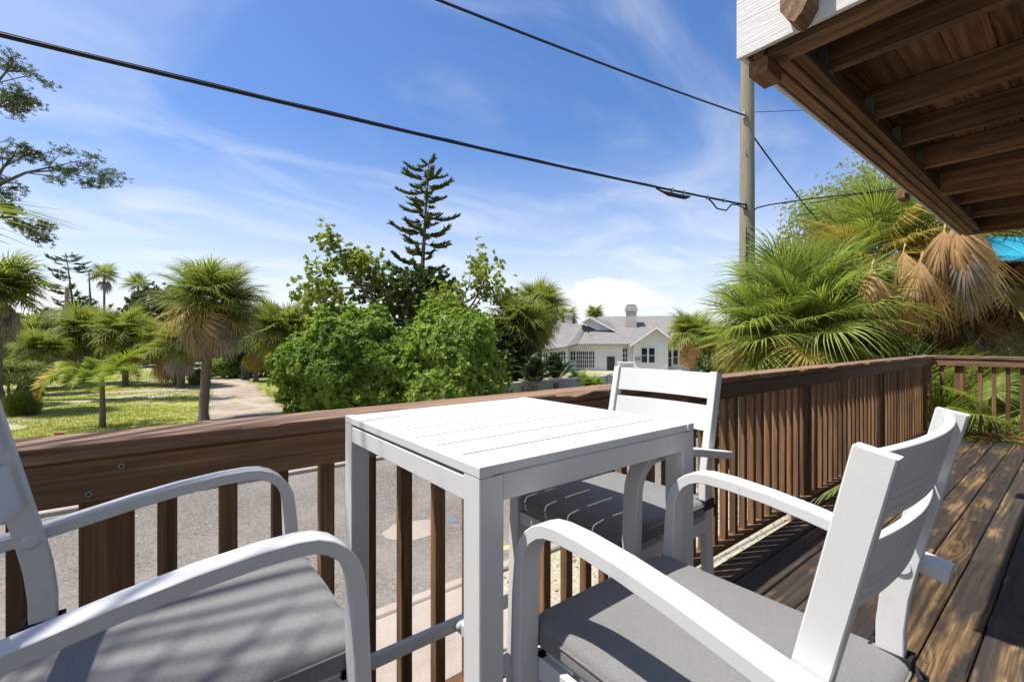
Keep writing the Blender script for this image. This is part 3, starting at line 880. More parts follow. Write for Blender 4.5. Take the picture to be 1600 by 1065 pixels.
def cushion_mesh():
    """boxed seat pad with soft rounded edges and a slight crown"""
    nx, ny = 26, 26; hx, y0, y1 = 0.193, -0.012, 0.424; cy = (y0 + y1) / 2; hy = (y1 - y0) / 2
    z0, z1 = 0.752, 0.802; rc = 0.035; re = 0.017
    ring = rounded(-hx, hx, y0, y1, rc, 8); n = len(ring)
    levels = []

    def off(inset, z):
        out = []
        for (x, y) in ring:
            out.append((x * (hx - inset) / hx, cy + (y - cy) * (hy - inset) / hy, z))
        return out
    for a in (90, 60, 30, 0): levels.append(off(re * (1 - math.cos(R(a))) + (0.0 if a else -0.001), z0 + re * (1 - math.sin(R(a)))))
    for a in (0, 20, 40, 60, 80): levels.append(off(re * (1 - math.cos(R(a))), z1 - re * (1 - math.sin(R(a)))))
    for k in (0.05, 0.09, 0.13, 0.16, 0.185):
        levels.append([(x, y, z1 + 0.006 * math.sin(min(1, k / 0.15) * math.pi / 2) + 0.0022 * mnoise.noise((x * 9, y * 9, 2))) for (x, y, z) in off(k, 0)])
    vs = [p for l in levels for p in l]; fs = [tuple(range(n))[::-1]]
    for i in range(len(levels) - 1):
        for k in range(n): fs.append((i * n + k, i * n + (k + 1) % n, (i + 1) * n + (k + 1) % n, (i + 1) * n + k))
    fs.append(tuple(range((len(levels) - 1) * n, len(levels) * n)))
    return MB().add(vs, fs).mesh('cushion')


def chair(loc, rz, label):
    root = empty('bar_chair', loc, rz); tag(root, label, 'chair', 'white bar chairs around the table')
    A = M['alu']; hwp = 0.183
    for s in (-1, 1):
        MB().ribbon(POST, 0.034, s * hwp - 0.011, s * hwp + 0.011).build('back_post', A, root, 35)
        MB().ribbon(arm_path(), [0.021] * 13 + [0.024, 0.026, 0.028, 0.030], s * 0.2155 - 0.020, s * 0.2155 + 0.020).build('arm', A, root, 35)
        timber('side_rail', A, root, 0.395, 0.026, 0.036, (s * 0.182, 0.008, 0.727), (0, 0, R(90)), 0.002)
        timber('stretcher', A, root, 0.425, 0.018, 0.028, (s * 0.197, -0.022, 0.28), (0, 0, R(90)), 0.002)
        b = MB().tube([(0, 0, 0), (0.004, 0, 0), (0.008, 0, 0)], [0.012, 0.012, 0.008], 16)
        b.build('bolt_cap', A, root, 40, loc=(s * (hwp - 0.0112) - (0.0035 if s > 0 else 0.0045), 0.0, 0.938)) if s > 0 else b.build('bolt_cap', A, root, 40, loc=(s * hwp + 0.0085, 0.0, 0.938))
        # strap that ties the cushion to the back post
        py = lerp_post(0.80)
        st = MB()
        x = s * hwp
        st.box(x - 0.015, x + 0.015, py - 0.026, py - 0.0215, 0.775, 0.803).box(x - 0.015, x + 0.015, py + 0.0215, py + 0.026, 0.775, 0.803).box(x - 0.0155, x - 0.0115, py - 0.0255, py + 0.0255, 0.7755, 0.8025).box(x + 0.0115, x + 0.0155, py - 0.0255, py + 0.0255, 0.7755, 0.8025)
        st.tube([(x, py - 0.026, 0.79), (x + s * 0.012, py - 0.038, 0.775), (x + s * 0.010, py - 0.036, 0.745)], [0.003, 0.004, 0.002], 6)
        st.tube([(x, py - 0.026, 0.79), (x - s * 0.012, py - 0.036, 0.782), (x - s * 0.016, py - 0.034, 0.755)], [0.003, 0.004, 0.002], 6)
        st.build('cushion_strap', M['strap'], root)
    timber('front_rail', A, root, 0.386, 0.026, 0.036, (-0.193, 0.398, 0.727), (0, 0, 0), 0.002)
    timber('rear_rail', A, root, 0.342, 0.024, 0.034, (-0.171, 0.012, 0.727), (0, 0, 0), 0.002)
    timber('footrest', A, root, 0.386, 0.026, 0.030, (-0.193, 0.414, 0.30), (0, 0, 0), 0.002)
    timber('rear_stretcher', A, root, 0.342, 0.018, 0.026, (-0.171, -0.03, 0.30), (0, 0, 0), 0.002)
    for k in range(5):
        timber('seat_slat', A, root, 0.36, 0.062, 0.008, (-0.18, 0.055 + k * 0.076, 0.7465), (0, 0, 0), 0.0015)
    obj('back_slat', back_slat(1.092, 1.168, 0.172, 0.018, (0.14, 0.28, 0.42)), A, root, smooth=35)
    obj('back_slat', back_slat(0.996, 1.070, 0.172, 0.018, (0.14, 0.28, 0.42)), A, root, smooth=35)
    c = obj('cushion', cushion_mesh(), M['fabric'], root, smooth=60)
    pip = MB(); ring = rounded(-0.1935, 0.1935, -0.0125, 0.4245, 0.035, 6); pip.tube([(p[0], p[1], 0.787) for p in ring] + [(ring[0][0], ring[0][1], 0.787)], 0.0022, 6, False)
    pip.build('piping', M['fabric'], c, 60)
    return root


chair((0.696, 0.172, 0), 0.0, 'white bar chair with grey cushion nearest the camera, its back towards the open deck')
chair((1.292, 0.885, 0), R(90), 'white bar chair at the far end of the table, in front of the railing')
chair((-0.158, 0.905, 0), R(-90), 'white bar chair on the left with leaf shadows across its grey cushion')


# ------------------------------------------------------------------ utility pole and cables
def catenary(a, b, sag, n=24):
    a = Vector(a); b = Vector(b)
    return [a.lerp(b, i / n) - Vector((0, 0, sag * 4 * (i / n) * (1 - i / n))) for i in range(n + 1)]


PU, PV = 9.73, 4.42
pole = empty('utility_pole', (PU, PV, G)); tag(pole, 'tall weathered wooden utility pole standing beyond the deck railing', 'utility pole')
MB().tube([(0, 0, -0.3), (0.0, 0, 2), (0.01, 0, 5), (0.02, 0, 9.6)], [0.17, 0.162, 0.148, 0.125], 20).build('pole', M['pole'], pole, 40)
cd = MB().tube([(-0.16, -0.05, 0.1), (-0.155, -0.05, 3), (-0.15, -0.06, 5.3)], 0.012, 6); cd.build('ground_wire', M['cable'], pole, 60)
MB().tube([(-0.2, -0.02, 5.78), (0.2, -0.02, 5.78)], 0.012, 8).box(-0.19, -0.15, -0.05, 0.02, 5.70, 5.84).build('cable_clamp', M['grey_metal'], pole)
MB().tube([(-0.18, -0.02, 7.63), (0.18, -0.02, 7.63)], 0.012, 8).box(-0.18, -0.14, -0.05, 0.02, 7.56, 7.70).build('cable_clamp', M['grey_metal'], pole)
for zz_ in (4.4, 4.75, 6.9):
    MB().tube([(-0.165, -0.03, zz_), (-0.145, -0.03, zz_)], [0.018, 0.018], 8).build('bolt', M['grey_metal'], pole)
MB().box(-0.1585, -0.1545, -0.06, 0.02, 4.15, 4.27).build('tag', M['grey_metal'], pole)
z1 = 4.05
cab = empty('overhead_cable', (PU, PV, z1)); tag(cab, 'thick black cable sloping across the whole sky to the pole, with a splice case', 'cable')
path = [Vector((x, 0, 0)) for x in np.linspace(-0.15, -26, 60)]
zz = lambda x: 0.0972 * x + 0.0019 * x * x
path = [Vector((p.x, -0.06, zz(p.x))) for p in path]
MB().tube(path, 0.0165, 8).build('bundle', M['cable'], cab, 60)
lash = []
for p in path[:40]:
    lash.append(p + Vector((0, 0.006 * math.sin(p.x * 9), 0.018)))
MB().tube(lash, 0.006, 5).build('messenger_wire', M['cable'], cab, 60)


def along(x): return Vector((x, -0.06, zz(x)))


MB().tube([along(-3.3) + Vector((0, 0, -0.02)), along(-3.1) + Vector((0, 0, -0.055)), along(-2.95) + Vector((0, 0, -0.07)), along(-2.45) + Vector((0, 0, -0.075)), along(-2.3) + Vector((0, 0, -0.045))], [0.012, 0.02, 0.036, 0.036, 0.018], 10).build('splice_case', M['cable'], cab, 50)
loop = [along(-1.7), along(-1.55) + Vector((0, 0, -0.06)), along(-1.35) + Vector((0, 0, -0.17)), along(-1.0) + Vector((0, 0, -0.18)), along(-0.78) + Vector((0, 0, -0.04)), along(-0.5) + Vector((0, 0, -0.03)), along(-0.15) + Vector((0, 0, -0.08))]
MB().tube(loop, 0.014, 8).build('slack_loop', M['cable'], cab, 60)
for x in (-2.85, -2.5, -1.7, -1.1):
    MB().box(x - 0.010, x + 0.010, -0.085, -0.035, zz(x) - 0.03, zz(x) + 0.045).build('clip', M['grey_metal'], cab)
c2 = empty('overhead_cable', (PU, PV, 5.9)); tag(c2, 'upper black cable crossing the sky from the top edge to the pole', 'cable')
w2 = [Vector((x, -0.04, 0.147 * x + 0.0024 * x * x)) for x in np.linspace(-0.15, -26, 50)]
MB().tube(w2, 0.013, 8).build('wire', M['cable'], c2, 60)
MB().tube([p + Vector((0, 0.0, 0.016)) for p in w2], 0.006, 5).build('messenger_wire', M['cable'], c2, 60)
c3 = empty('overhead_cable', (PU, PV, 5.55)); tag(c3, 'black service cable dropping from the pole behind the palm tops', 'cable')
MB().tube(catenary((0.12, -0.03, 0.05), (6.4, -0.5, -2.4), 0.18, 30), 0.016, 8).build('wire', M['cable'], c3, 60)
c4 = empty('overhead_cable', (PU, PV, 4.02)); tag(c4, 'bundled black cable running right from the pole behind the upper deck', 'cable')
pp = [Vector((0.12, -0.05, -0.10)), Vector((0.17, -0.12, 0.0)), Vector((0.25, -0.35, 0.03))] + [Vector((0.25 + 1.6 * t, -0.35 - 5.5 * t, 0.03 - 0.16 * t + 0.1 * (t - .5) ** 2)) for t in np.linspace(0.1, 1, 12)]
MB().tube(pp, 0.014, 8).build('wire', M['cable'], c4, 60)
p5 = [Vector((0.25 + 1.6 * t, -0.35 - 5.5 * t, 0.02 - 0.16 * t - 0.06 * math.sin(t * 12) ** 2)) for t in np.linspace(0.12, 0.5, 16)]
MB().tube(p5, 0.010, 6).build('slack_loop', M['cable'], c4, 60)
c5 = empty('overhead_cable', (PU, PV, 6.05)); tag(c5, 'thin dark wire leaving the pole top just below the upper deck', 'cable')
MB().tube(catenary((0.12, -0.05, -0.02), (9, -8, 1.2), 0.3, 20), 0.006, 6).build('wire', M['cable'], c5, 60)


# ------------------------------------------------------------------ plant builders
def fan_arrays(Rr=1.0, Lp=0.8, n=40, droop=0.25, seed=0, spread=150, wid=0.034, costa=0.35, hang=0.0, segs=4, fuse=0.32, collapse=1.0):
    """a costapalmate fan leaf. petiole leaves the origin along +Y; returns vertices, quads"""
    r = np.random.default_rng(seed); V = []; Q = []

    def strip_(pts, sides, ws, nrm):
        o = len(V)
        for p, s_, w, nn in zip(pts, sides, ws, nrm):
            V.append(p - s_ * w); V.append(p - nn * w * 0.55); V.append(p + s_ * w)
        for i in range(len(pts) - 1):
            a = o + 3 * i
            Q.append((a, a + 1, a + 4, a + 3)); Q.append((a + 1, a + 2, a + 5, a + 4))
    up = np.array([0, 0, 1.0])
    # petiole
    pp = [np.array([0, Lp * t, 0.05 * Lp * math.sin(t * 3.0) - hang * t * t * Lp * .3]) for t in np.linspace(0, 1, 5)]
    strip_(pp, [np.array([1.0, 0, 0])] * 5, [0.022, 0.018, 0.015, 0.013, 0.012], [up] * 5)
    hub = pp[-1]
    for i in range(n):
        t = i / (n - 1) * 2 - 1
        a = R(spread) * t * collapse + r.normal(0, 0.03)
        ln = Rr * (0.66 + 0.34 * math.cos(a * 0.55)) * r.uniform(0.88, 1.08)
        root = hub + np.array([0, costa * Rr * (1 - abs(t)) ** 1.2, -0.25 * costa * Rr * (1 - abs(t)) ** 2])
        d = np.array([math.sin(a), math.cos(a), 0.0])
        lift = 0.24 * abs(math.sin(a)) * (1 if collapse > 0.6 else 0.3)
        side = np.array([math.cos(a), -math.sin(a), 0.0])
        dr = droop * r.uniform(0.7, 1.5)
        pts = []; ws = []; tw = r.uniform(-0.5, 0.5)
        for k in range(segs + 1):
            s_ = k / segs
            p = root + d * ln * s_ * (1 - 0.12 * dr * s_ ** 2) + up * (lift * ln * s_ * (1 - s_ * .6) - dr * ln * max(0, s_ - fuse) ** 1.8 * 1.25 - hang * ln * s_ ** 1.6)
            p = p + side * tw * 0.05 * ln * s_ ** 2
            pts.append(p); ws.append(wid * Rr * (0.55 + 0.9 * s_ if s_ < 0.45 else (1 - s_) * 1.7) * (1.0) + 0.0012)
        strip_(pts, [side] * (segs + 1), ws, [up] * (segs + 1))
    return np.array(V), np.array(Q)


def fan_mesh(**kw):
    V, Q = fan_arrays(**kw); return np_mesh('frond', V, Q)


def aim(d, roll=0.0):
    """rotation matrix that turns +Y onto direction d, keeping the leaf's upper side up"""
    d = Vector(d).normalized(); up = Vector((0, 0, 1))
    if abs(d.z) > 0.995: up = Vector((1, 0, 0))
    x = d.cross(up).normalized(); z = x.cross(d).normalized()
    m = Matrix((x, d, z)).transposed()
    return m @ Matrix.Rotation(roll, 3, 'Y')


FAN_N = [fan_mesh(Rr=0.95, Lp=0.85, n=66, droop=0.15 + 0.17 * i, seed=i, segs=5, wid=0.0135, spread=128 + 8 * i, costa=0.28 + .05 * i) for i in range(5)]
FAN_D = [fan_mesh(Rr=1.0, Lp=0.22, n=46, droop=0.7, seed=20 + i, segs=5, wid=0.021, spread=120, hang=0.18, collapse=0.30, fuse=0.05) for i in range(3)]
FAN_M = [fan_mesh(Rr=1.0, Lp=0.75, n=44, droop=0.30 + 0.14 * i, seed=40 + i, segs=4, wid=0.022, spread=135 + 8 * i) for i in range(4)]
FAN_MD = [fan_mesh(Rr=0.95, Lp=0.5, n=34, droop=0.5, seed=50 + i, segs=3, wid=0.022, hang=0.2, collapse=0.35, fuse=0.05) for i in range(3)]


def put_frond(root, me, mat, origin, d, size, roll=0.0, name='frond'):
    o = obj(name, me, mat, root, own=True)
    o.matrix_local = Matrix.Translation(origin) @ aim(d, roll).to_4x4() @ Matrix.Scale(size, 4)
    return o


def palm_trunk(root, base_r, top_r, h, lean=(0, 0), mat=None, boots=0, seed=0, z0=0.0):
    pts = [];rad = []
    for t in np.linspace(0, 1, 16):
        pts.append((lean[0] * t ** 1.5, lean[1] * t ** 1.5, z0 + (h - z0) * t)); rad.append((base_r * (1 - t) + top_r * t) * (1 + 0.05 * math.sin(t * 70)) * (1.25 if t == 0 else 1))
    tr = MB().tube(pts, rad, 12).build('trunk', mat or M['palm_bark'], root, 60)
    if boots:
        r = np.random.default_rng(seed); mb = MB()
        for k in range(boots):
            t = 0.25 + 0.75 * k / boots; a = k * 2.399; rr = base_r * (1 - t) + top_r * t
            c = Vector((lean[0] * t ** 1.5, lean[1] * t ** 1.5, h * t)); d = Vector((math.cos(a), math.sin(a), 0)); s_ = Vector((-d.y, d.x, 0)); w = rr * 0.45
            p = [c + d * rr * 0.8 - s_ * w, c + d * rr * 0.8 + s_ * w, c + d * (rr + 0.13) + s_ * w * .5 + Vector((0, 0, .22)), c + d * (rr + 0.13) - s_ * w * .5 + Vector((0, 0, .22))]
            q = [v + d * 0.03 + Vector((0, 0, -.03)) for v in p]
            mb.add(p + q, [(0, 1, 2, 3), (7, 6, 5, 4), (0, 3, 7, 4), (1, 5, 6, 2), (3, 2, 6, 7), (0, 4, 5, 1)])
        mb.build('boots', M['boot'], root)['kind'] = 'stuff'
    return tr


def fan_palm(loc, crown_z, label, size=1.0, n=42, green='palm', lo=-50, seed=0, lean=(0, 0), dead=10, yellow=0.15, near=False, r0=0.16, boots=0, group='fan palms', orange=0.3, elong=1.0, el_max=85, dead_el=(-84, -58), yfrom=0.62):
    """a cabbage palm whose fronds are separate parts"""
    r = np.random.default_rng(seed)
    root = empty('fan_palm', loc); tag(root, label, 'palm', group)
    h = crown_z - loc[2]
    palm_trunk(root, r0, r0 * 0.85, h, lean, boots=boots, seed=seed)
    top = Vector((lean[0], lean[1], h))
    F = FAN_N if near else FAN_M; D = FAN_D if near else FAN_MD
    for i in range(n):
        t = (i + 0.5) / n; el = R(el_max + (lo - el_max) * t ** 0.85); az = i * 2.39996 + r.normal(0, .2)
        d = Vector((math.cos(az) * math.cos(el), math.sin(az) * math.cos(el), math.sin(el)))
        mat = M[green]
        if t > yfrom and r.uniform() < yellow * 2.2: mat = M['palm_y']
        if t > 0.86 and r.uniform() < orange: mat = M['palm_o']
        put_frond(root, F[int(r.integers(len(F)))], mat, top + Vector((0, 0, 0.25 * (1 - t) - 0.15)), d, size * r.uniform(0.85, 1.1), r.normal(0, .35))
    for i in range(dead):
        az = i * 2.39996 + r.normal(0, .3); el = R(r.uniform(*dead_el))
        d = Vector((math.cos(az) * math.cos(el), math.sin(az) * math.cos(el), math.sin(el)))
        put_frond(root, D[int(r.integers(len(D)))], M['palm_g'] if r.uniform() > orange else M['palm_o'], top + Vector((math.cos(az) * 0.12, math.sin(az) * 0.12, r.uniform(-0.5, -0.1))), d, size * r.uniform(0.8, 1.1), r.normal(0, .6), 'dead_frond')
    return root


_lowfan = [fan_arrays(Rr=1.0, Lp=0.7, n=28, droop=0.3 + .15 * i, seed=60 + i, segs=3, wid=0.038) for i in range(3)]
_lowdead = [fan_arrays(Rr=0.95, Lp=0.45, n=20, droop=0.5, seed=70 + i, segs=3, wid=0.034, hang=0.2, collapse=0.35, fuse=0.05) for i in range(2)]


def far_crown(seed, n=46, lo=-55, dead=26, size=1.0):
    r = np.random.default_rng(seed); out = []
    for kind in (0, 1):
        VV = []; QQ = []; o = 0
        for i in range(n if kind == 0 else dead):
            az = i * 2.39996 + r.normal(0, .25)
            if kind == 0: el = R(66 + (lo - 66) * ((i + .5) / n) ** .85); V, Q = _lowfan[int(r.integers(3))]; z = 0.2
            else: el = R(r.uniform(-82, -35)); V, Q = _lowdead[int(r.integers(2))]; z = r.uniform(-.7, 0)
            d = (math.cos(az) * math.cos(el), math.sin(az) * math.cos(el), math.sin(el))
            m = np.array(aim(d, r.normal(0, .4))); s = size * r.uniform(.85, 1.1)
            VV.append((V * s) @ m.T + np.array([0, 0, z])); QQ.append(Q + o); o += len(V)
        out.append(np_mesh('crown', np.concatenate(VV), np.concatenate(QQ)))
    return out


CROWNS = [far_crown(100, 58), far_crown(101, 50, -40, 34), far_crown(102, 64, -65, 16), far_crown(103, 19, -35, 8)]


def far_palm(loc, crown_z, label, size=1.2, var=0, rz=0.0, skirt='palm_g', r0=0.17, lean=(0, 0), boots=0, green='palm_far', group='fan palms'):
    root = empty('fan_palm', loc); tag(root, label, 'palm', group)
    h = crown_z - loc[2]
    palm_trunk(root, r0, r0 * .9, h, lean, boots=boots, seed=var)
    c = CROWNS[var % 4]
    obj('crown', c[0], M[green], root, (lean[0], lean[1], h), (0, 0, rz), (size,) * 3, own=True)
    if skirt: obj('dead_skirt', c[1], M[skirt], root, (lean[0], lean[1], h - .1), (0, 0, rz * 2), (size,) * 3, own=True)
    return root


def leaf_quads(cent, nrm, along_, L, W, fold=0.25):
    """pointed leaves as two folded quads; arrays (m,3)"""
    side = np.cross(nrm, along_); side /= np.linalg.norm(side, axis=1, keepdims=True) + 1e-9
    L = np.asarray(L)[:, None]; W = np.asarray(W)[:, None]
    b = cent; t = cent + along_ * L - nrm * L * 0.10; mid = cent + along_ * L * 0.5
    l = mid - side * W + nrm * W * fold; r = mid + side * W + nrm * W * fold
    V = np.stack([b, l, t, r], 1).reshape(-1, 3); m = len(cent); i = np.arange(m)[:, None] * 4
    T = np.concatenate([i + np.array([[0, 2, 1]]), i + np.array([[0, 3, 2]])], 0)
    return V, T


def unit(a): return a / (np.linalg.norm(a, axis=-1, keepdims=True) + 1e-9)


def rosettes(centers, normals, per, L, W, r, tilt=0.55):
    m = len(centers); c = np.repeat(centers, per, 0); n0 = np.repeat(unit(normals), per, 0)
    ref = np.where(np.abs(n0[:, 2:3]) < .9, np.array([[0, 0, 1.0]]), np.array([[1.0, 0, 0]]))
    a = unit(np.cross(n0, ref)); b = np.cross(n0, a)
    th = (np.tile(np.arange(per), m) * 2.399 + np.repeat(r.uniform(0, 6.28, m), per))
    el = r.uniform(tilt - .45, tilt + .55, len(c))
    rad = a * np.cos(th)[:, None] + b * np.sin(th)[:, None]
    d = unit(rad * np.cos(el)[:, None] + n0 * np.sin(el)[:, None]); nn = unit(n0 * np.cos(el)[:, None] - rad * np.sin(el)[:, None])
    s = r.uniform(.7, 1.2, len(c))
    return leaf_quads(c, nn, d, L * s, W * s)


def lumpy_shell(n, rad, r, lumps=0.18, freq=1.7, seed=0, inner=0.72, zmin=-0.9):
    """points through the outer layers of a lumpy ellipsoid, with outward normals"""
    d = unit(r.normal(size=(n * 2, 3))); d = d[d[:, 2] > zmin][:n]
    f = np.array([1 + lumps * mnoise.noise((p[0] * freq + seed, p[1] * freq, p[2] * freq)) * 1.6 + lumps * .7 * mnoise.noise((p[0] * freq * 2.7, p[1] * freq * 2.7 + seed, p[2] * freq * 2.7)) for p in d])
    k = inner + (1 - inner) * r.uniform(0, 1, len(d)) ** 0.45
    p = d * (f * k)[:, None] * np.array(rad)
    nr = unit(d / np.array(rad))
    return p, nr


def bush(name, loc, rad, n, label, mat, per=8, L=0.16, W=0.045, seed=0, lumps=0.2, cat='bush', group=None, stems=7, zmin=-0.75, inner=0.7, freq=1.9, cz=None):
    r = np.random.default_rng(seed); root = empty(name, loc); tag(root, label, cat, group)
    cz = rad[2] * 0.92 if cz is None else cz
    p, nr = lumpy_shell(n, rad, r, lumps, freq, seed, inner, zmin)
    sprig = r.uniform(size=len(p)) < 0.09; p[sprig] *= r.uniform(1.02, 1.13, (int(sprig.sum()), 1))
    p[:, 2] += cz; keep = p[:, 2] > 0.05; p = p[keep]; nr = nr[keep]
    nr = unit(nr + r.normal(0, .35, nr.shape) + np.array([0, 0, .25]))
    V, T = rosettes(p, nr, per, L, W, r)
    obj('foliage', np_mesh('foliage', V, None, T), mat, root)
    st = MB()
    for k in range(stems):
        a = k * 2.4; e = Vector((math.cos(a) * rad[0] * .55, math.sin(a) * rad[1] * .55, cz + rad[2] * r.uniform(.1, .6)))
        st.tube([(math.cos(a) * .1, math.sin(a) * .1, -0.1), e * 0.4 + Vector((0, 0, .1)), e], [0.05, 0.04, 0.012], 6)
    st.build('stems', M['bark'], root, 60)
    return root


def branchy(start, d, L, r0, depth, r, out, tips, spread=0.6, up=0.15, kids=(2, 3)):
    """recursive limb; collects tubes in an MB and twig ends in tips"""
    pts = [Vector(start)]; dd = Vector(d).normalized(); n = 5
    for k in range(n):
        dd = (dd + Vector(r.normal(0, .13, 3)) + Vector((0, 0, up * .12))).normalized(); pts.append(pts[-1] + dd * L / n)
    out.tube(pts, [r0 * (1 - .55 * k / n) for k in range(n + 1)], 7 if depth > 1 else 5, False)
    if depth == 0:
        tips += [(pts[-1], dd), (pts[-2], dd), (pts[-3], dd)]; return
    if depth == 1: tips += [(pts[-1], dd)]
    for k in range(int(r.integers(kids[0], kids[1] + 1))):
        q = pts[int(r.integers(2, n + 1))] if k else pts[-1]
        nd = (dd + Vector(r.normal(0, spread, 3)) + Vector((0, 0, up))).normalized()
        branchy(q, nd, L * r.uniform(.55, .8), r0 * .5, depth - 1, r, out, tips, spread, up, kids)


def leafy_tree(name, loc, limbs, label, mat, leaf=(0.2, 0.06), per=7, clump=5, cr=0.3, seed=0, depth=3, spread=0.55, up=0.15, group=None, cat='tree', trunk=None, kids=(2, 3)):
    """limbs: list of (start, direction, length, radius) relative to loc"""
    r = np.random.default_rng(seed); root = empty(name, loc); tag(root, label, cat, group)
    mb = MB(); tips = []
    if trunk: mb.tube(trunk[0], trunk[1], 10)
    for s, d, L, r0 in limbs: branchy(s, d, L, r0, depth, r, mb, tips, spread, up, kids)
    mb.build('trunk', M['bark'], root, 60)
    c = np.array([list(t[0]) for t in tips]); n = np.array([list(t[1]) for t in tips])
    c = np.repeat(c, clump, 0) + r.normal(0, cr, (len(c) * clump, 3)); n = unit(np.repeat(n, clump, 0) + r.normal(0, .5, c.shape) + np.array([0, 0, .5]))
    V, T = rosettes(c, n, per, leaf[0], leaf[1], r)
    obj('crown', np_mesh('crown', V, None, T), mat, root)
    return root


def norfolk(loc, H, rad, label, seed=0, lean=(0, 0), tiers=20, start=0.22, mat='conifer', dens=1.0, sparse=0.0, group='araucaria trees', gap=None, top_r=0.32, branch_w=0.10, upturn=0.35, irregular=0.3, flat=1.0):
    """star-branched conifer: whorls of flat upturned branches, each a bottle-brush of needles"""
    r = np.random.default_rng(seed); root = empty('conifer', loc); tag(root, label, 'conifer', group)
    axis = lambda t: Vector((lean[0] * t ** 1.3, lean[1] * t ** 1.3, H * t))
    tr = MB().tube([axis(t) for t in np.linspace(0, 1, 14)], [0.03 + 0.017 * H * (1 - t) for t in np.linspace(0, 1, 14)], 8)
    cc = []; nn = []; aa = []; LL = []
    for k in range(tiers):
        t = start + (1 - start) * (k / tiers) ** 0.9
        prof = (1 - t) / (1 - start); prof = top_r + (1 - top_r) * prof if prof < .99 else prof
        if t > 0.93: prof *= (1 - t) / 0.07 * .8 + .25
        nb = 6 if t < .7 else 7
        for j in range(nb):
            if r.uniform() < sparse: continue
            a = j * 6.283 / nb + k * 0.5 + r.normal(0, .15); L = rad * prof * r.uniform(1 - irregular, 1 + irregular * .5)
            p0 = axis(min(0.995, t + r.normal(0, .012))); d = Vector((math.cos(a), math.sin(a), 0)); pts = []
            for s in np.linspace(0, 1, 6): pts.append(p0 + d * L * s + Vector((0, 0, -0.10 * L * math.sin(s * 2.4) + upturn * L * max(0, s - .45) ** 1.6)))
            tr.tube(pts, [0.035, .03, .025, .02, .015, .008], 4, False)
            m = int(60 * dens * max(L, .5))
            s = r.uniform(.22 if L > 1 else 0.1, 1.0, m); P_ = np.array([list(pts[0].lerp(pts[0], 0))] * m)
            pa = np.array([list(q) for q in pts]); x = s * 5; i0 = np.clip(x.astype(int), 0, 4); fr = (x - i0)[:, None]
            P_ = pa[i0] * (1 - fr) + pa[i0 + 1] * fr; td = unit(pa[i0 + 1] - pa[i0])
            sd = np.array([-d.y, d.x, 0.0]); w = r.uniform(-1, 1, m)
            dirn = unit(td * 0.8 + sd * w[:, None] * flat + np.array([0, 0, .45]) + r.normal(0, .2, (m, 3)))
            cc.append(P_); aa.append(dirn); nn.append(unit(np.cross(dirn, np.cross(np.array([0, 0, 1.0]), dirn)) + 1e-3)); LL.append(r.uniform(.6, 1.2, m) * branch_w * (2.4 + L * .9))
    tr.build('trunk', M['bark'], root, 60)
    V, T = leaf_quads(np.concatenate(cc), np.concatenate(nn), np.concatenate(aa), np.concatenate(LL), np.concatenate(LL) * .14, .5)
    obj('crown', np_mesh('crown', V, None, T), M[mat], root)
    return root


# ------------------------------------------------------------------ near palms on the right
fan_palm(P(5.15, 8.2, G), 1.42, 'lush green fan palm bushing over the railing in front of the utility pole', 0.90, 96, 'palm_lush', -48, 3, near=True, dead=5, yellow=0.18, orange=0.2, group='fan palms beside the deck', el_max=88)
fan_palm(P(7.35, 9.1, G), 2.75, 'tall yellowing fan palm under the upper deck edge with orange dead fronds', 0.92, 80, 'palm_lush', -52, 5, near=True, dead=12, yellow=0.42, orange=0.8, yfrom=0.25, group='fan palms beside the deck')
fan_palm(P(8.6, 8.3, G), 2.55, 'fan palm with hanging dry tan and grey fronds at the right', 0.85, 16, 'palm_y', -60, 8, near=True, dead=14, yellow=0.6, orange=0.55, group='fan palms beside the deck', boots=30, r0=0.2)
fan_palm(P(9.45, 8.5, G), 4.6, 'palm trunk covered in brown leaf boots at the right edge below the awning', 1.0, 24, 'palm', -30, 9, near=True, dead=0, boots=110, r0=0.36, group='fan palms beside the deck')
dry = [o for o in COL.objects if o.get('label', '').startswith('fan palm with hanging dry')][0]
for (px, py, d, tx, ty, sz, mt, k) in ((1442, 392, 7.6, 1400, 535, 1.05, 'palm_o', 0), (1365, 405, 7.7, 1335, 520, 0.9, 'palm_o', 1), (1500, 345, 7.5, 1512, 500, 1.15, 'palm_g', 2), (1478, 345, 7.6, 1450, 470, 1.0, 'palm_o', 0), (1530, 350, 7.7, 1548, 470, 1.0, 'palm_o', 1), (1510, 372, 7.4, 1498, 505, 0.95, 'palm_g', 1), (1495, 335, 7.5, 1478, 440, 1.0, 'palm_o', 2), (1415, 380, 7.9, 1380, 500, 0.95, 'palm_o', 2), (1520, 340, 7.5, 1530, 450, 1.0, 'palm_o', 0)):
    a = P((px - 800) / 711 * (d - .45), d - .45, (530.5 - py) / 711 * (d - .45) + CAM_Z); b = P((tx - 800) / 711 * (d - .75), d - .75, (530.5 - ty) / 711 * (d - .75) + CAM_Z)
    put_frond(dry, FAN_D[k], M[mt], a - dry.location, b - a, sz * 0.82, 0.3 * k - .3, 'dead_frond')
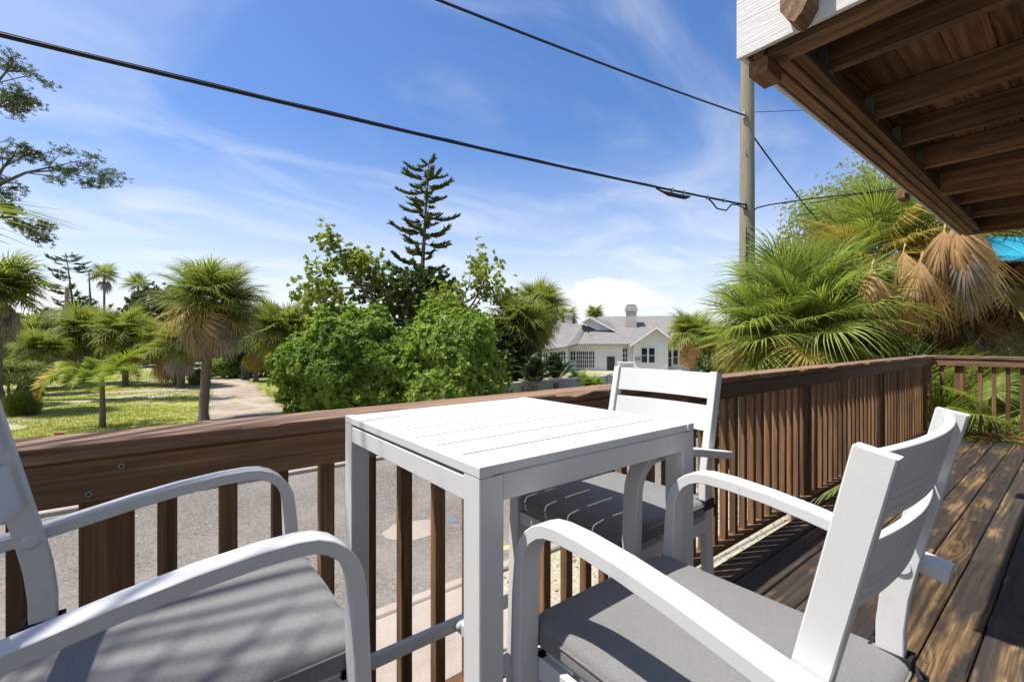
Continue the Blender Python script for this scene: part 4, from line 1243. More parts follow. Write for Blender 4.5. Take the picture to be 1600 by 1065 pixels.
for i, (x, d, cz, s, lab) in enumerate([
        (7.0, 7.8, -0.4, 0.9, 'low dark palmetto behind the middle of the far railing corner'),
        (8.3, 7.9, -0.2, 0.85, 'low palmetto pressed against the short end railing'),
        (9.6, 8.2, 0.0, 0.95, 'low palmetto at the right edge behind the short railing'),
        (7.3, 9.6, 0.7, 1.0, 'shaded palmetto under the yellowing fan palm'),
        (10.2, 9.6, 0.6, 1.0, 'shaded palmetto below the turquoise awning'),
        (5.9, 6.9, -0.5, 0.8, 'small palmetto under the lush fan palm by the railing')]):
    fan_palm(P(x, d, G), cz, lab, s, 26, 'palm_lush' if i in (1, 2) else 'palm', -30, 30 + i, near=True, dead=2, yellow=0.12, r0=0.10, group='palmettos behind the end railing')
# the palmetto whose fronds reach over the deck
fan_palm((8.80, 0.78, G), 0.16, 'bright green palmetto reaching through the end railing onto the deck', 0.55, 15, 'palm_lush', -40, 77, near=True, dead=0, yellow=0.1, r0=0.07, el_max=45, group='palmettos behind the end railing')
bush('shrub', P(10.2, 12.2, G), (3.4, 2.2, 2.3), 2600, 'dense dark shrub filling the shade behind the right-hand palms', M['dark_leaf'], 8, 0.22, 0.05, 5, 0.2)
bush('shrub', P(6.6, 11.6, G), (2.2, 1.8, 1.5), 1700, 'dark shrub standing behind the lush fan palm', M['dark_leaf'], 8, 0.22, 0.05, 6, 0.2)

aw = empty('shade_awning', P(8.4, 7.25, -0.83)); tag(aw, 'turquoise canvas awning showing below the upper deck at the right edge', 'awning'); aw.rotation_euler = (0, 0, math.atan2(RGT.y, RGT.x))
mb = MB(); nn_ = 14
for i in range(nn_ + 1):
    x = -0.75 + 4.2 * i / nn_; s_ = 0.03 * math.sin(i * 1.9)
    for (yy_, zz_) in ((0.0, 3.36), (0.0 + s_, 3.44), (0.5 + s_, 3.85), (1.2, 4.0)):
        mb.v.append((x, yy_, zz_))
for i in range(nn_):
    for k in range(3): mb.f.append((i * 4 + k, (i + 1) * 4 + k, (i + 1) * 4 + k + 1, i * 4 + k + 1))
can = mb.build('canopy', M['awning'], aw); sm = can.modifiers.new('Solidify', 'SOLIDIFY'); sm.thickness = 0.01
for x in (0.3, 3.3): MB().tube([(x, 0.05, G + 0.83), (x, 0.05, 3.38)], 0.03, 10).build('pole', M['grey_metal'], aw, 60)
MB().tube([(-0.75, 0.02, 3.37), (3.4, 0.02, 3.37)], 0.018, 8).build('front_bar', M['grey_metal'], aw, 60)

leafy_tree('feathery_tree', P(16.9, 21.5, G), [((0, 0, 5), (-.3, .2, .9), 2.4, .16), ((0, 0, 4.5), (.5, -.3, .8), 2.8, .16), ((0, 0, 5.5), (0.1, .2, 1), 2.6, .14), ((0, 0, 4), (.3, .5, .5), 3.0, .12)],
           'pale feathery tree in the distance behind the service cables', M['airy'], (0.12, 0.026), 8, 34, 0.52, 4, 3, .5, .15, trunk=([(0, 0, -.2), (0.05, 0, 3), (0, 0, 5.6)], [0.28, .22, .16]))

# overhanging palm at the left, outside the picture; its fronds reach in and shade the left cushion
fan_palm((-2.80, 1.42, G), 3.7, 'fan palm overhanging the left end of the deck, shading the left cushion', 1.0, 26, 'palm', -42, 12, near=True, dead=4, yellow=0.2, r0=0.17, group='fan palms beside the deck')

fan_palm((-1.74, 2.78, G), 1.42, 'fan palm at the left edge whose drooping frond tips reach into the picture', 0.72, 28, 'palm', -40, 15, near=True, dead=4, yellow=0.5, r0=0.12, group='fan palms beside the deck')

# ------------------------------------------------------------------ vacant lot: palms
def base(px, d): return Vector((*C(px, d).xy, G))


fan_palm(base(318, 17.0), 2.75, 'round-headed cabbage palm with thick grey skirt standing by the sandy drive', 0.99, 70, 'palm_far', -38, 21, lean=(0.28, -0.22), dead=64, yellow=0.3, orange=0.15, r0=0.165, el_max=62, dead_el=(-82, -28), group='fan palms on the vacant lot')
far_palm(base(-4, 18.5), 3.25, 'cabbage palm with shaggy brown crown cut by the left edge', 0.98, 1, 0.4, 'palm_g', 0.16, group='fan palms on the vacant lot')
far_palm(base(440, 25.5), 1.75, 'cabbage palm beside the left edge of the round green bush', 1.15, 0, 1.0, 'palm_y', group='fan palms on the vacant lot')
far_palm(base(38, 27.5), 1.2, 'squat cabbage palm with criss-cross boots near the left edge', 1.2, 2, 0.2, 'palm_o', 0.3, boots=50, group='fan palms on the vacant lot')
far_palm(base(62, 25), 0.7, 'small cabbage palm leaning over the dark bins at the left', 0.75, 1, 1.9, 'palm_o', group='fan palms on the vacant lot')
far_palm(base(128, 31), 1.7, 'cabbage palm just right of the left-hand utility pole', 1.2, 0, 2.2, 'palm_g', group='fan palms on the vacant lot')
far_palm(base(196, 30), 1.6, 'cabbage palm behind the young feather palm', 1.15, 2, 3.0, 'palm_o', group='fan palms on the vacant lot')
far_palm(base(276, 30), 0.95, 'leaning cabbage palm left of the round-headed palm', 1.1, 1, 0.9, 'palm_o', 0.2, (-.45, .2), group='fan palms on the vacant lot')
far_palm(base(283, 28.6), 1.05, 'cabbage palm with rough upright trunk just left of the drive', 0.95, 0, 0.3, 'palm_g', 0.22, boots=24, group='fan palms on the vacant lot')
far_palm(base(400, 33), 1.2, 'cabbage palm half hidden behind the round-headed palm', 1.0, 1, 2.7, 'palm_y', group='fan palms on the vacant lot')
far_palm(base(812, 24.5), 1.9, 'cabbage palm right of the bushes with a green full crown', 1.22, 2, 0.7, 'palm_g', group='fan palms near the white house')
far_palm(base(843, 27.5), 3.15, 'taller cabbage palm behind, touching the house roof', 1.05, 0, 1.9, 'palm_o', group='fan palms near the white house')
far_palm(base(1081, 31), 1.65, 'cabbage palm at the right end of the white house', 1.02, 1, 0.2, 'palm_o', group='fan palms near the white house')
far_palm(base(888, 60), 4.2, 'small palm head showing behind the left chimney', 0.9, 0, 0.2, None, group='fan palms near the white house')
far_palm(base(930, 75), 5.4, 'tiny palm top showing above the main roof ridge', 1.0, 0, 0.2, None, group='fan palms near the white house')
far_palm(base(163, 62), 10.0, 'tall slender palm against the sky, left one of the pair', 1.15, 3, 0.2, 'palm_g', 0.13, group='tall slender palms')
far_palm(base(216, 60), 8.4, 'tall slender palm against the sky, right one of the pair', 1.15, 3, 1.2, 'palm_o', 0.13, group='tall slender palms')


def feather_palm(loc, h, fronds, label):
    r = np.random.default_rng(5); root = empty('feather_palm', loc); tag(root, label, 'palm')
    MB().tube([(0, 0, -.1), (0.01, 0, h * .5), (0, 0, h)], [0.10, 0.085, 0.07], 12).build('trunk', M['palm_bark'], root, 60)
    MB().tube([(0, 0, h - .02), (0, 0, h + .25), (0.01, 0, h + .5)], [0.072, 0.065, 0.03], 12).build('crownshaft', M['pinnate'], root, 60)
    for (az, el, L, droop, mat) in fronds:
        V = []; T = []
        d = np.array([math.cos(az) , math.sin(az), 0]); side = np.array([-d[1], d[0], 0]); p = np.array([0, 0, h + .42]); e = el
        n = 46; pts = []
        for k in range(n + 1):
            pts.append(p.copy()); p = p + (d * math.cos(e) + np.array([0, 0, math.sin(e)])) * L / n; e -= droop / n * (0.5 + 1.2 * k / n)
        cc = []; aa = []; nn = []; LL = []
        for k in range(5, n + 1):
            t = k / n; tan = unit(pts[min(k + 1, n)] - pts[k - 1]); upv = np.cross(side, tan) * -1 if np.cross(side, tan)[2] < 0 else np.cross(side, tan)
            for s in (-1, 1):
                for q in range(2):
                    cc.append(pts[k] + tan * r.uniform(-.02, .02)); a = unit(side * s * 1.0 + tan * r.uniform(.45, .8) + upv * r.uniform(-.1, .45) + np.array([0, 0, -0.15]))
                    aa.append(a); nn.append(unit(np.cross(a, tan) * s)); LL.append(0.55 * math.sin(math.pi * (0.12 + .84 * t) ** .8) * r.uniform(.8, 1.1) + .05)
        V, T = leaf_quads(np.array(cc), np.array(nn), np.array(aa), np.array(LL), np.array(LL) * .022 + .002, .2)
        fr = obj('frond', np_mesh('frond', V, None, T), M[mat], root)
        MB().tube([tuple(q) for q in pts[::3]], [0.018 * (1 - .85 * i / 16) for i in range(len(pts[::3]))], 6).build('rachis', M[mat], fr, 60)
    return root


ra = math.atan2(RGT.y, RGT.x)
feather_palm(base(160, 15.6), 1.25, [(ra + 0.25, 1.0, 2.1, 1.1, 'pinnate'), (ra - 0.35, 0.7, 2.2, 2.0, 'pinnate'), (ra + 3.0, 0.75, 2.1, 1.7, 'pinnate'), (ra + 3.35, 0.55, 2.5, 2.2, 'palm_y'), (ra + 3.9, 0.7, 1.9, 2.4, 'pinnate'), (ra + 4.7, 0.65, 1.6, 2.4, 'pinnate'), (ra + 1.5, 1.0, 1.9, 1.5, 'pinnate'), (ra + 2.3, 0.9, 2.0, 1.8, 'pinnate'), (ra - 1.0, .6, 1.9, 2.3, 'pinnate')],
             'young feather palm with arching fronds on the lawn at the left')
bush('grass_clump', base(34, 18.2), (0.42, 0.42, 0.42), 420, 'round clump of fine ornamental grass on the lawn at the left', M['almond'], 6, 0.3, 0.012, 13, 0.1, 'grass clump', None, 3)
bush('weeping_shrub', base(15, 20.5), (1.3, 1.1, 0.55), 620, 'pale weeping shrub at the left edge of the lawn', M['airy'], 7, 0.3, 0.02, 14, 0.3, cz=1.35, zmin=-0.6)

# ------------------------------------------------------------------ bushes and trees in the middle
bush('round_bush', base(556, 17.6), (2.5, 2.3, 2.25), 7200, 'large round bright green bush, the left and bigger one behind the railing', M['bush'], 9, 0.15, 0.042, 1, 0.27, group='bright green bushes', inner=0.74, freq=2.2, cz=1.75)
bush('round_bush', base(706, 16.6), (1.85, 1.7, 2.25), 3600, 'smaller bright green bush to the right, against the concrete wall', M['bush'], 9, 0.15, 0.042, 2, 0.27, group='bright green bushes', inner=0.74, freq=2.2, cz=1.75)
norfolk(base(652, 29), 14.4, 2.25, 'tall dark araucaria rising in the middle of the sky line', 3, (0.75 * RGT.x, 0.75 * RGT.y), 17, 0.33, top_r=0.58, dens=1.2, branch_w=0.10, sparse=0.20, flat=0.45, irregular=0.55)
leafy_tree('broadleaf_tree', base(600, 24), [((0, 0, 3.0), (-.9 * RGT.x, -.9 * RGT.y, .75), 3.0, .14), ((0, 0, 3.4), (-.55 * RGT.x, -.55 * RGT.y, 1.0), 2.6, .12), ((0, 0, 3.2), (.15, .15, 1.0), 2.4, .12), ((0, 0, 2.8), (-1.1 * RGT.x, -1.1 * RGT.y, .4), 2.6, .11)],
           'broad-leaved tree with bare twigs leaning left above the round bush', M['almond'], (0.24, 0.08), 7, 4, 0.30, 6, 3, .5, .12, 'broad-leaved trees', trunk=([(0, 0, -.2), (0.05, 0, 2), (0, 0, 3.6)], [0.26, .2, .15]))
leafy_tree('broadleaf_tree', base(712, 25.5), [((0, 0, 2.6), (.4 * RGT.x, .4 * RGT.y, .9), 2.3, .13), ((0, 0, 2.8), (.2 * RGT.x, .2 * RGT.y, 1.0), 2.4, .12), ((0, 0, 2.6), (-.6 * RGT.x, -.6 * RGT.y, .8), 2.3, .12), ((0, 0, 2.2), (.5, .5, .5), 1.9, .11)],
           'open broad-leaved tree right of the araucaria trunk', M['almond'], (0.22, 0.075), 7, 3, 0.30, 7, 3, .55, .08, 'broad-leaved trees', trunk=([(0, 0, -.2), (0.05, 0, 2), (0, 0, 3.0)], [0.24, .18, .14]))
leafy_tree('broadleaf_tree', base(645, 26), [((0, 0, 2.2), (.6, .4, .7), 2.2, .13), ((0, 0, 2.6), (-.5, -.3, .9), 2.2, .12), ((0, 0, 2.6), (.3, -.6, .8), 2.2, .12), ((0, 0, 2.2), (-.4, .6, .6), 2.2, .12)],
           'dark broad-leaved tree around the foot of the araucaria', M['dark_leaf'], (0.24, 0.08), 8, 5, 0.42, 9, 3, .55, .08, 'broad-leaved trees', trunk=([(0, 0, -.2), (0.05, 0, 2), (0, 0, 3.0)], [0.24, .18, .14]))
bush('shrub', base(775, 23.5), (2.0, 1.6, 1.9), 1500, 'dark shrub between the right bush and the cabbage palm', M['dark_leaf'], 8, 0.22, 0.06, 16, 0.25)
bush('shrub', base(500, 28), (2.6, 1.8, 1.7), 1500, 'dark shrub behind the left end of the round bush', M['dark_leaf'], 8, 0.24, 0.07, 17, 0.25)
bush('hedge', base(362, 36), (1.9, 1.2, 0.85), 1300, 'clipped bright green hedge at the end of the drive', M['bush'], 8, 0.16, 0.05, 18, 0.08)
bush('shrub', base(405, 37), (2.6, 1.6, 1.5), 1300, 'dark shrub to the right of the clipped hedge', M['dark_leaf'], 8, 0.24, 0.07, 19, 0.2)
bush('shrub', base(312, 30.5), (0.55, 0.5, 0.5), 260, 'small shrub at the foot of the palms by the drive', M['almond'], 7, 0.2, 0.06, 20, 0.2)
for i, (px, d, n, lab) in enumerate([(835, 21.5, 22, 'dark glossy cycad behind the concrete wall, left one'), (868, 23, 18, 'dark glossy cycad in front of the house windows, right one')]):
    r = np.random.default_rng(80 + i); root = empty('cycad', base(px, d)); tag(root, lab, 'cycad', 'cycads by the wall')
    MB().tube([(0, 0, -.1), (0, 0, .8)], [0.2, .16], 10).build('trunk', M['palm_bark'], root, 60)
    me = None
    for k in range(n):
        if me is None:
            cc = []; aa = []; nv = []; LL = []
            for j in range(4, 30):
                t = j / 30; p = np.array([0, 1.5 * t, .5 * math.sin(t * 2.6)])
                for s in (-1, 1): cc.append(p); aa.append(unit(np.array([s, .5, .25]))); nv.append(unit(np.array([-.25 * s, 0, 1]))); LL.append(.34 * math.sin(math.pi * t ** .8) + .05)
            V, T = leaf_quads(np.array(cc), np.array(nv), np.array(aa), np.array(LL), np.array(LL) * .05 + .018, .2); me = np_mesh('frond', V, None, T)
        az = k * 2.4; el = R(70 - 75 * k / n); put_frond(root, me, M['cycad'], Vector((0, 0, .8)), (math.cos(az) * math.cos(el), math.sin(az) * math.cos(el), math.sin(el)), r.uniform(.9, 1.15))
far_palm(base(905, 24.5), -1.0, 'small yellow-green palm sprouting above the wall before the house', 0.42, 0, .3, None, 0.07, green='palm_lush', group='fan palms near the white house')
far_palm(base(925, 22.5), -1.05, 'little palm with one orange frond next to the wall end', 0.38, 1, .3, 'palm_o', 0.07, green='palm_lush', group='fan palms near the white house')

# far skyline trees
norfolk(base(122, 60), 14.5, 2.5, 'sparse leaning araucaria against the sky at the left', 8, (-1.6 * RGT.x, -1.6 * RGT.y), 15, 0.42, dens=0.22, sparse=0.55, top_r=0.85, branch_w=0.17)
norfolk(base(75, 75), 8.4, 1.6, 'small sparse araucaria far away near the left edge', 9, (0, 0), 9, 0.35, dens=0.4, sparse=0.3, top_r=0.7, branch_w=0.22)
norfolk(base(146, 64), 9.0, 2.4, 'bushy dark araucaria with a bare top spike', 10, (-.8 * RGT.x, -.8 * RGT.y), 13, 0.2, dens=0.35, sparse=0.3, top_r=0.3, branch_w=0.2)
norfolk(base(125, 66), 8.6, 2.2, 'dense dark araucaria left of the bare spike', 12, (0, 0), 12, 0.2, dens=0.4, sparse=0.2, top_r=0.5, branch_w=0.22)
spk = empty('dead_trunk', base(139, 58)); tag(spk, 'bare dead trunk standing among the far araucarias', 'dead tree')
MB().tube([(0, 0, -.3), (0.2, 0.1, 6), (0.0, 0, 11.6)], [0.25, .17, .05], 8).build('trunk', M['bark'], spk, 60)
for i, (px, d, rad, lab) in enumerate([(-10, 60, (6, 4, 3.6), 'far grey-green tree at the left end of the sky line'), (70, 66, (6, 4, 2.6), 'far rounded tree behind the small bins'), (200, 58, (5, 4, 3.0), 'far rounded tree behind the feather palm'), (262, 52, (4.4, 3.5, 4.4), 'far broad tree left of the round-headed palm crown'), (330, 66, (6, 4, 3.2), 'far tree closing the end of the drive'), (420, 56, (6, 4, 3.4), 'far tree behind the cabbage palm by the bush'), (520, 50, (6, 4, 3.2), 'far tree behind the broad-leaved tree'), (1110, 60, (7, 4, 2.4), 'far tree line right of the white house'), (1200, 50, (6, 4, 2.6), 'far trees behind the utility pole foot')]):
    bush('far_tree', base(px, d), rad, 1500, lab, M['dark_leaf'] if i % 2 else M['almond'], 7, 0.5, 0.17, 90 + i, 0.3, 'tree', 'far trees on the sky line', 5)

# tall pine whose branches come in from the left edge
pine = empty('pine_tree', P(-27.5, 22, G)); tag(pine, 'tall pine at the left edge with tufted branches reaching into the sky', 'pine'); pine.rotation_euler = (0, 0, ra)
pr = np.random.default_rng(31); tb = MB(); tips = []
tb.tube([(0, 0, -.3), (0.2, 0, 7), (0.3, 0, 14), (0.1, 0, 20)], [0.4, .32, .22, .08], 10)
px2 = lambda px, py: Vector(((px - 800) / 711 * 22 + 27.5, 0, (530.5 - py) / 711 * 22 + CAM_Z - G))
limbs = [((-60, 330), (-5, 290), (40, 270), (75, 262), [(100, 270), (120, 255), (140, 245), (150, 262), (165, 280), (130, 285), (110, 240), (155, 272), (112, 288), (140, 282), (120, 270)]),
         ((-60, 320), (-10, 285), (5, 262), (20, 245), [(10, 238), (30, 232), (50, 240), (58, 245), (20, 255), (0, 246), (38, 248), (45, 236)]),
         ((-60, 200), (-30, 150), (-5, 130), (10, 112), [(15, 100), (25, 92), (33, 105), (38, 112), (8, 108), (0, 125), (22, 110)]),
         ((-60, 220), (-30, 190), (-8, 170), (5, 160), [(10, 150), (20, 145), (30, 158), (40, 166), (25, 170), (8, 172), (36, 156), (15, 160), (28, 150)]),
         ((-60, 380), (-25, 350), (0, 340), (20, 338), [(10, 325), (25, 335), (40, 345), (50, 352), (62, 376), (66, 368), (40, 366), (20, 350), (55, 362), (30, 326), (0, 330), (45, 355), (5, 315), (0, 300)]),
         ((-60, 300), (-40, 290), (-20, 270), (-12, 265), [(-10, 290), (5, 305), (0, 280), (8, 290)])]
for (a, b, c, d, ends) in limbs:
    pts = [px2(*a) + Vector((0, pr.uniform(-.5, .5), 0)), px2(*b), px2(*c), px2(*d)]
    tb.tube([Vector((0.25, 0, pts[0].z - .3))] + pts, [0.16, .12, .09, .06, .04], 7)
    for e in ends:
        q = px2(*e) + Vector((0, pr.normal(0, .5), 0)); tb.tube([pts[3] if pr.uniform() > .4 else pts[2], (pts[3] + q) / 2 + Vector((0, 0, pr.uniform(-.1, .2))), q], [0.03, .02, .008], 5); tips.append(q)
tb.build('trunk', M['bark'], pine, 60)
c = np.array([list(t) for t in tips]); c = np.repeat(c, 30, 0) + pr.normal(0, 1, (len(c) * 30, 3)) * np.array([.20, .26, .11]); n = unit(pr.normal(0, .5, c.shape) + np.array([0, 0, 1.0]))
V, T = rosettes(c, n, 10, 0.17, 0.016, pr, .5)
obj('crown', np_mesh('crown', V, None, T), M['conifer'], pine)

# ------------------------------------------------------------------ concrete garden wall
gw = empty('garden_wall', (0, 16.75, G)); tag(gw, 'low grey concrete garden wall with pale coping in front of the house', 'wall')
for x0, x1 in ((7.0, 8.9), (9.2, 13.75), (14.2, 19.9), (20.2, 27.5)):
    timber('wall_panel', M['walling'], gw, x1 - x0, 0.16, 0.95, (x0, 0, 0.475), (0, 0, 0), 0.01)
    timber('coping', M['wallcap'], gw, x1 - x0, 0.22, 0.06, (x0, 0, 0.981), (0, 0, 0), 0.012)
for x in (9.05, 13.97, 20.05):
    timber('pillar', M['walling'], gw, 1.04, 0.30, 0.30, (x, 0, 0), (0, R(-90), 0), 0.01)
    timber('pillar_cap', M['wallcap'], gw, 0.42, 0.42, 0.08, (x - 0.21, 0, 1.082), (0, 0, 0), 0.02)


# ------------------------------------------------------------------ the white house
hd = 44.0; K = hd / 711.0
house = empty('white_house', P(0, hd, G)); tag(house, 'white single-storey house with grey shingle roof and two chimneys behind the wall', 'house'); house.rotation_euler = (0, 0, ra - R(14)); hc = P(10.6, hd, G); off_ = Matrix.Rotation(ra - R(14), 3, 'Z') @ Vector((10.6, 0, 0)); house.location = hc - off_; house.scale = (1.02, 1, 1)
hx = lambda px: (px - 800) * K                      # metres right of the view axis, in the facade plane
hz = lambda py, dep=0.0: (530.5 - py) * (hd + dep) / 711.0 + CAM_Z - G
EV = hz(537)


def slab_poly(mb, pts, th=0.12):
    n = len(pts); lo = [Vector(p) - Vector((0, 0, th)) for p in pts]
    mb.add([tuple(p) for p in pts] + [tuple(p) for p in lo], [tuple(range(n)), tuple(range(n, 2 * n))[::-1]] + [(i, n + i, n + (i + 1) % n, (i + 1) % n) for i in range(n)])


W = M['wall_white']
MB().box(hx(888), hx(985), 0, 9, 0, EV + .05).build('wall', W, house)
gx0, gx1, gxa = hx(985.3), hx(1034), hx(1017.5)
gapex = hz(513)
mb = MB(); mb.prism([(gx0, 0), (gx1, 0), (gx1, EV), (hx(1046), EV + .1), (gxa, gapex), (gx0, EV)], 'y', -0.9, 6); mb.build('gable_wall', W, house)
MB().box(hx(1034.2), hx(1070), 0.2, 7, 0, EV + 0.05).build('wall', W, house)
MB().box(hx(838), hx(887.5), -1.4, 8, 0, EV - .05).build('wall', W, house)
roof = MB()
ry, rz_ = 6.0, hz(494, 6.0)
sx0, sx1 = hx(886), hx(986)
xr0, xr1 = (912 - 800) * (hd + ry) / 711, (1031 - 800) * (hd + ry) / 711
slab_poly(roof, [(sx0 - .2, -0.7, EV), (gx0 + 2.6, -0.7, EV + .02), (xr1, ry, rz_), (xr0, ry, rz_)])
slab_poly(roof, [(gx0 + 2.6, -0.7, EV), (hx(1080), -0.4, EV), (hx(1080), ry + 2, EV + 1.2), (xr1, ry, rz_)])
slab_poly(roof, [(xr0, ry, rz_), (xr1, ry, rz_), (hx(1080), ry + 7, EV), (sx0 - 1, ry + 7, EV)])
rp = roof.build('roof', M['shingle'], house)
r2_ = MB(); slab_poly(r2_, [(hx(834), -2.0, hz(548)), (sx0 + .15, -2.0, hz(541)), (hx(906), 3.2, hz(507, 3.2)), (hx(868), 3.2, hz(503, 3.2))])
slab_poly(r2_, [(sx0 + 0.2, -2.0, hz(541) - .0), (sx0 + 1.0, -.6, EV + .06), (hx(910), 3.2, hz(508, 3.2)), (hx(905), 3.2, hz(506, 3.2))])
r2_.build('roof', M['shingle'], house)
# front gable roof
g = MB(); ov = 1.5
for (xe, ze, sgn) in ((gx0 - .35, EV - .08, -1), (hx(1050), EV - .02, 1)):
    slab_poly(g, [(xe, -ov, ze), (gxa, -ov, gapex + .12), (gxa, 5.5, gapex + .12), (xe, 5.5, ze)] if sgn < 0 else [(gxa, -ov, gapex + .12), (xe, -ov, ze), (xe, 5.5, ze), (gxa, 5.5, gapex + .12)], .10)
g.build('roof', M['shingle'], house)
t = MB()
for (xe, ze) in ((gx0 - .35, EV - .08), (hx(1050), EV - .02)):
    a = Vector((xe, -ov - .03, ze - .02)); b = Vector((gxa, -ov - .03, gapex + .1))
    t.add([a, b, b - Vector((0, 0, .18)), a - Vector((0, 0, .18)), a - Vector((0, .04, 0)), b - Vector((0, .04, 0)), b - Vector((0, .04, .18)), a - Vector((0, .04, .18))], [(0, 1, 2, 3), (7, 6, 5, 4), (0, 4, 5, 1), (3, 2, 6, 7), (0, 3, 7, 4), (1, 5, 6, 2)])
t.build('rake_board', M['trim'], house)
# small louvred gable on the main roof
lz = lambda py: hz(py, 2.4); lx = lambda px: (px - 800) * (hd + 2.4) / 711
lg = MB(); lg.prism([(lx(898), lz(503.5)), (lx(912.5), lz(495.5)), (lx(953), lz(518.5)), (lx(925), lz(517))], 'y', 2.4, 5.6); lg.build('vent_gable', M['trim'], house)
for k in range(7):
    zz_ = lz(516.5) - 0 + k * 0.17; xa = lx(924) - k * .27; xb = lx(949.5) - k * .30 * 1.0 * 1.75
    if xb - xa > 0.2: MB().box(xa + .1, xb - .1, 2.36, 2.385, zz_ + .06, zz_ + .13).build('louvre', M['wall_white'], house)
lr = MB(); slab_poly(lr, [(lx(910), 1.9, lz(493.5)), (lx(956.5), 1.9, lz(519.8)), (lx(956), 6.0, lz(505)), (lx(911), 6.6, lz(491.0))], .14); slab_poly(lr, [(lx(896), 1.9, lz(504.5)), (lx(912.6), 1.9, lz(493.4)), (lx(911.5), 6.6, lz(491)), (lx(897), 6, lz(497))], .14)
lr.build('roof', M['shingle'], house)
tr_ = MB()
for a, b in (((910.5, 493.6), (956.5, 519.6)), ((896, 504.4), (912.6, 493.4))):
    A_ = Vector((lx(a[0]), 1.86, lz(a[1]))); B_ = Vector((lx(b[0]), 1.86, lz(b[1]))); dz = Vector((0, 0, .17)); dy = Vector((0, .05, 0))
    tr_.add([A_, B_, B_ - dz, A_ - dz, A_ - dy, B_ - dy, B_ - dz - dy, A_ - dz - dy], [(0, 1, 2, 3), (7, 6, 5, 4), (0, 4, 5, 1), (3, 2, 6, 7), (0, 3, 7, 4), (1, 5, 6, 2)])
tr_.build('rake_board', M['trim'], house)
# chimneys
cy = 3.0
cx_ = lambda px: (px - 800) * (hd + cy) / 711; cz_ = lambda py: hz(py, cy)
c1 = MB(); c1.box(cx_(963), cx_(979), cy, cy + 1.0, cz_(515), cz_(486)); c1.box(cx_(961.5), cx_(980.5), cy - .1, cy + 1.1, cz_(486) + .003, cz_(481)); c1.box(cx_(963), cx_(979), cy - .02, cy + 1.02, cz_(481) + .003, cz_(477.5))
ch1 = c1.build('chimney', M['brick_pale'], house); MB().box(cx_(964.5), cx_(977.5), cy + .1, cy + .9, cz_(477.5) + .003, cz_(476)).build('chimney_cap', M['door'], ch1)
c1 = MB(); c1.box(cx_(868), cx_(879), cy + 1, cy + 1.9, cz_(512), cz_(491)); c1.box(cx_(867), cx_(880.5), cy + .9, cy + 2, cz_(491) + .003, cz_(486)); c1.build('chimney', M['brick_pale'], house)
MB().tube([(cx_(909), 1.0, hz(520, 1)), (cx_(909), 1.0, hz(512, 1))], .07, 8).build('vent_pipe', M['door'], house)


def window(x0, x1, z0, z1, yf, nx, nz, name='window'):
    f = .07; fr = MB(); fr.box(x0 - f, x1 + f, yf - .06, yf, z1, z1 + f).box(x0 - f, x1 + f, yf - .08, yf, z0 - f, z0).box(x0 - f, x0, yf - .06, yf, z0 + .001, z1 - .001).box(x1, x1 + f, yf - .06, yf, z0 + .001, z1 - .001)
    w = fr.build(name, M['trim'], house); MB().box(x0, x1, yf - .02, yf + .0, z0, z1).build('pane', M['glass'], w)
    mu = MB()
    for k in range(1, nx): xx = x0 + (x1 - x0) * k / nx; mu.box(xx - .022, xx + .022, yf - .045, yf - .022, z0, z1)
    for k in range(1, nz): zz_ = z0 + (z1 - z0) * k / nz; mu.box(x0, x1, yf - .043, yf - .024, zz_ - .022, zz_ + .022)
    if mu.v: mu.build('muntin', M['trim'], w)
    return w


for a, b, c_, d_, nx_, nz_ in ((889.8, 897.6, 563.5, 549, 2, 2), (899.3, 907.8, 575, 549, 3, 4), (909.2, 917.2, 575, 549, 3, 4), (918.8, 926.8, 575, 549, 3, 4)):
    window(hx(a), hx(b), hz(c_), hz(d_), -0.01, nx_, nz_)
window(hx(969.7), hx(976.4), hz(566.5), hz(543.5), -0.01, 2, 3)
for a, b in ((996.8, 1004.8), (1007.2, 1015.4)): window(hx(a) , hx(b), hz(565), hz(543), -0.91, 1, 2)
for a, b, c_, d_ in ((1036, 1040.5, 572, 544), (1043, 1049.5, 568, 546), (1052, 1057.5, 568, 548)): window(hx(a), hx(b), hz(c_), hz(d_), 0.19, 1, 2)
for a, b in ((861, 871.5), (873.5, 885)): window(hx(a), hx(b), hz(574), hz(549.5), -1.41, 3, 4)
window(hx(846), hx(857.5), hz(574), hz(552), -1.41, 3, 3)
dr = MB().box(hx(945.8), hx(957.6), -.05, -.005, .05, hz(556.5)).build('door', M['door'], house); MB().box(hx(945), hx(945.7), -.08, -.004, 0, hz(556.5) + .05).box(hx(957.7), hx(958.4), -.08, -.004, 0, hz(556.5) + .05).box(hx(945), hx(958.4), -.082, -.004, hz(556.5) + .004, hz(556.5) + .09).build('frame', M['trim'], dr)
for k in range(9):
    xx = hx(888) + (hx(985) - hx(888)) * (k + .5) / 9; MB().box(xx - .05, xx + .05, -.6, -.02, EV - .20, EV - .125).build('rafter_tail', M['trim'], house)
for px in (986.5, 991.5): MB().box(hx(px), hx(px) + .24, -1.02, -.905, hz(562), hz(557)).build('meter_box', M['grey_metal'], house)
ub = empty('utility_box', P(hx(969.5), hd - 2, G)); tag(ub, 'white low utility cabinet standing in front of the house door', 'cabinet'); ub.rotation_euler = (0, 0, ra)
MB().box(-.65, .65, -.3, .3, 0, .85).build('cabinet', M['trim'], ub); MB().box(-.7, .7, -.34, .34, .853, .95).build('lid', M['trim'], ub); MB().box(-.25, .55, -.315, -.302, .6, .68).build('vent', M['grey_metal'], ub)

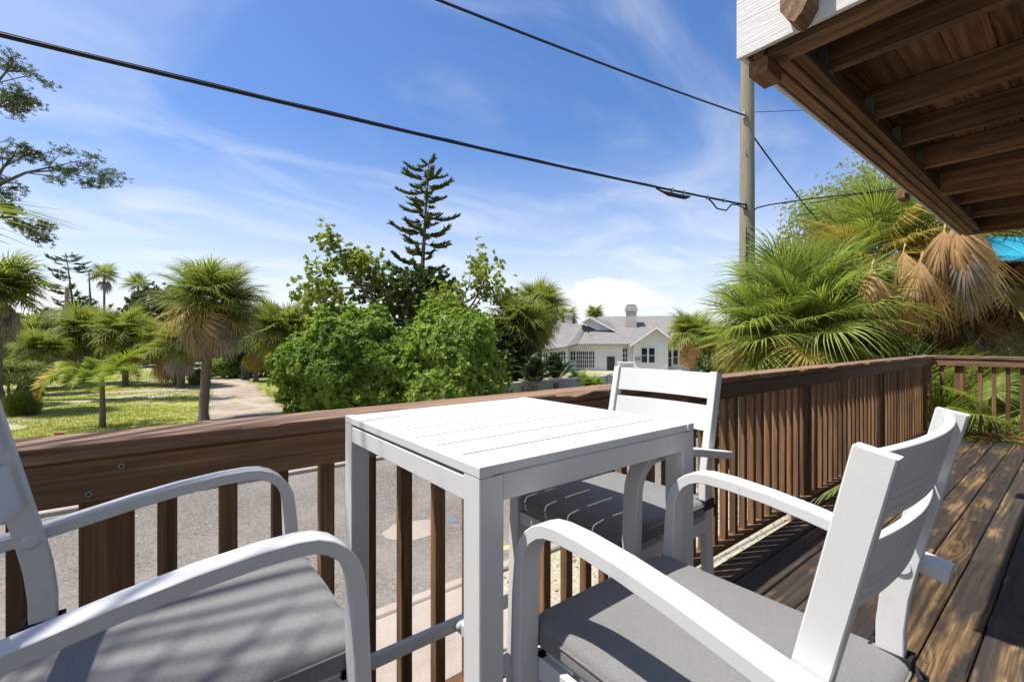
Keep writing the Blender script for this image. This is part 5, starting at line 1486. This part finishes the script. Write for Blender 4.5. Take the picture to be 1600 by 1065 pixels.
# ------------------------------------------------------------------ small far things
lp = empty('utility_pole', base(105, 34)); tag(lp, 'short grey utility pole standing between palms on the left', 'utility pole')
MB().tube([(0, 0, -.3), (0, 0, 6.9)], [0.17, .14], 10).build('pole', M['pole'], lp, 60); MB().tube([(-.9, 0, 6.2), (-.4, 0, 6.15), (0, 0, 6.4)], [.03, .05, .05], 6).build('bracket', M['grey_metal'], lp, 60)
mp_ = empty('utility_pole', base(508, 33)); tag(mp_, 'thin dark pole rising behind the broad-leaved tree', 'utility pole')
MB().tube([(0, 0, -.3), (0, 0, 7.2)], [0.15, .11], 8).build('pole', M['bark'], mp_, 60); MB().box(-.12, .12, -.1, .1, 6.3, 6.6).build('fitting', M['grey_metal'], mp_)


def far_house(px, d, w, h, label, wall, roofm, rh=1.2):
    o = empty('far_house', base(px, d)); tag(o, label, 'house', 'houses behind the trees'); o.rotation_euler = (0, 0, ra)
    MB().box(-w / 2, w / 2, 0, 6, 0, h).build('wall', M[wall], o)
    rf = MB().prism([(-.5, h), (3, h + rh), (6.5, h)], 'x', -w / 2 - .4, w / 2 + .4); rf.build('roof', M[roofm], o)
    for k in range(3):
        x = -w / 2 + w * (k + .5) / 3; f = MB().box(x - .55, x + .55, -.05, -.004, h * .42, h * .8).build('window', M['trim'], o); MB().box(x - .47, x + .47, -.07, -.052, h * .45, h * .77).build('pane', M['glass'], f)


far_house(92, 64, 6, 3.9, 'small white house with pale roof seen between far palms at the left', 'wall_white', 'trim', .8)
far_house(247, 62, 5, 5.2, 'beige block building peeping above the palms', 'beige', 'beige', .4)
far_house(553, 40, 3.2, 5.0, 'grey-roofed building mostly hidden behind the broad-leaved tree', 'wall_white', 'shingle', .5)
far_house(285, 70, 16, 2.6, 'long low white building beyond the far lane', 'wall_white', 'shingle', .8)
far_house(1125, 75, 12, 2.8, 'pale low building behind the palm right of the house', 'beige', 'shingle', .9)


def bin_(px, d, label, mat):
    o = empty('wheelie_bin', base(px, d)); tag(o, label, 'bin', 'wheeled bins')
    b = MB(); vs = []
    for z, s in ((0.05, .22), (.95, .29)): vs += [(-s, -s, z), (s, -s, z), (s, s, z), (-s, s, z)]
    b.add(vs, [(3, 2, 1, 0), (4, 5, 6, 7), (0, 1, 5, 4), (1, 2, 6, 5), (2, 3, 7, 6), (3, 0, 4, 7)]); b.build('body', M[mat], o)
    MB().prism([(-.32, .953), (.34, .953), (.30, 1.03), (-.28, 1.06)], 'x', -.31, .31).build('lid', M[mat], o); MB().tube([(-.28, .3, .1), (.28, .3, .1)], .1, 10).build('wheel', M['strap'], o)


bin_(50, 24.2, 'dark wheeled bin beside the small leaning palm at the left', 'strap')
bin_(384, 34, 'dark green wheeled bin at the edge of the drive by the hedge', 'bin')
mk = empty('marker_board', base(92, 13.6)); tag(mk, 'small red-topped board peeping over the railing at the far kerb', 'marker'); mk.rotation_euler = (0, 0, ra)
MB().box(-.12, .12, -.02, .02, .02, .22).build('board', M['red'], mk); MB().box(-.14, .14, -.024, .024, .222, .24).build('top_edge', M['patch'], mk)
for s_ in (-1, 1): MB().tube([(s_ * .15, 0.03, -.1), (s_ * .15, 0.03, .22)], .012, 6).build('stake', M['grey_metal'], mk)
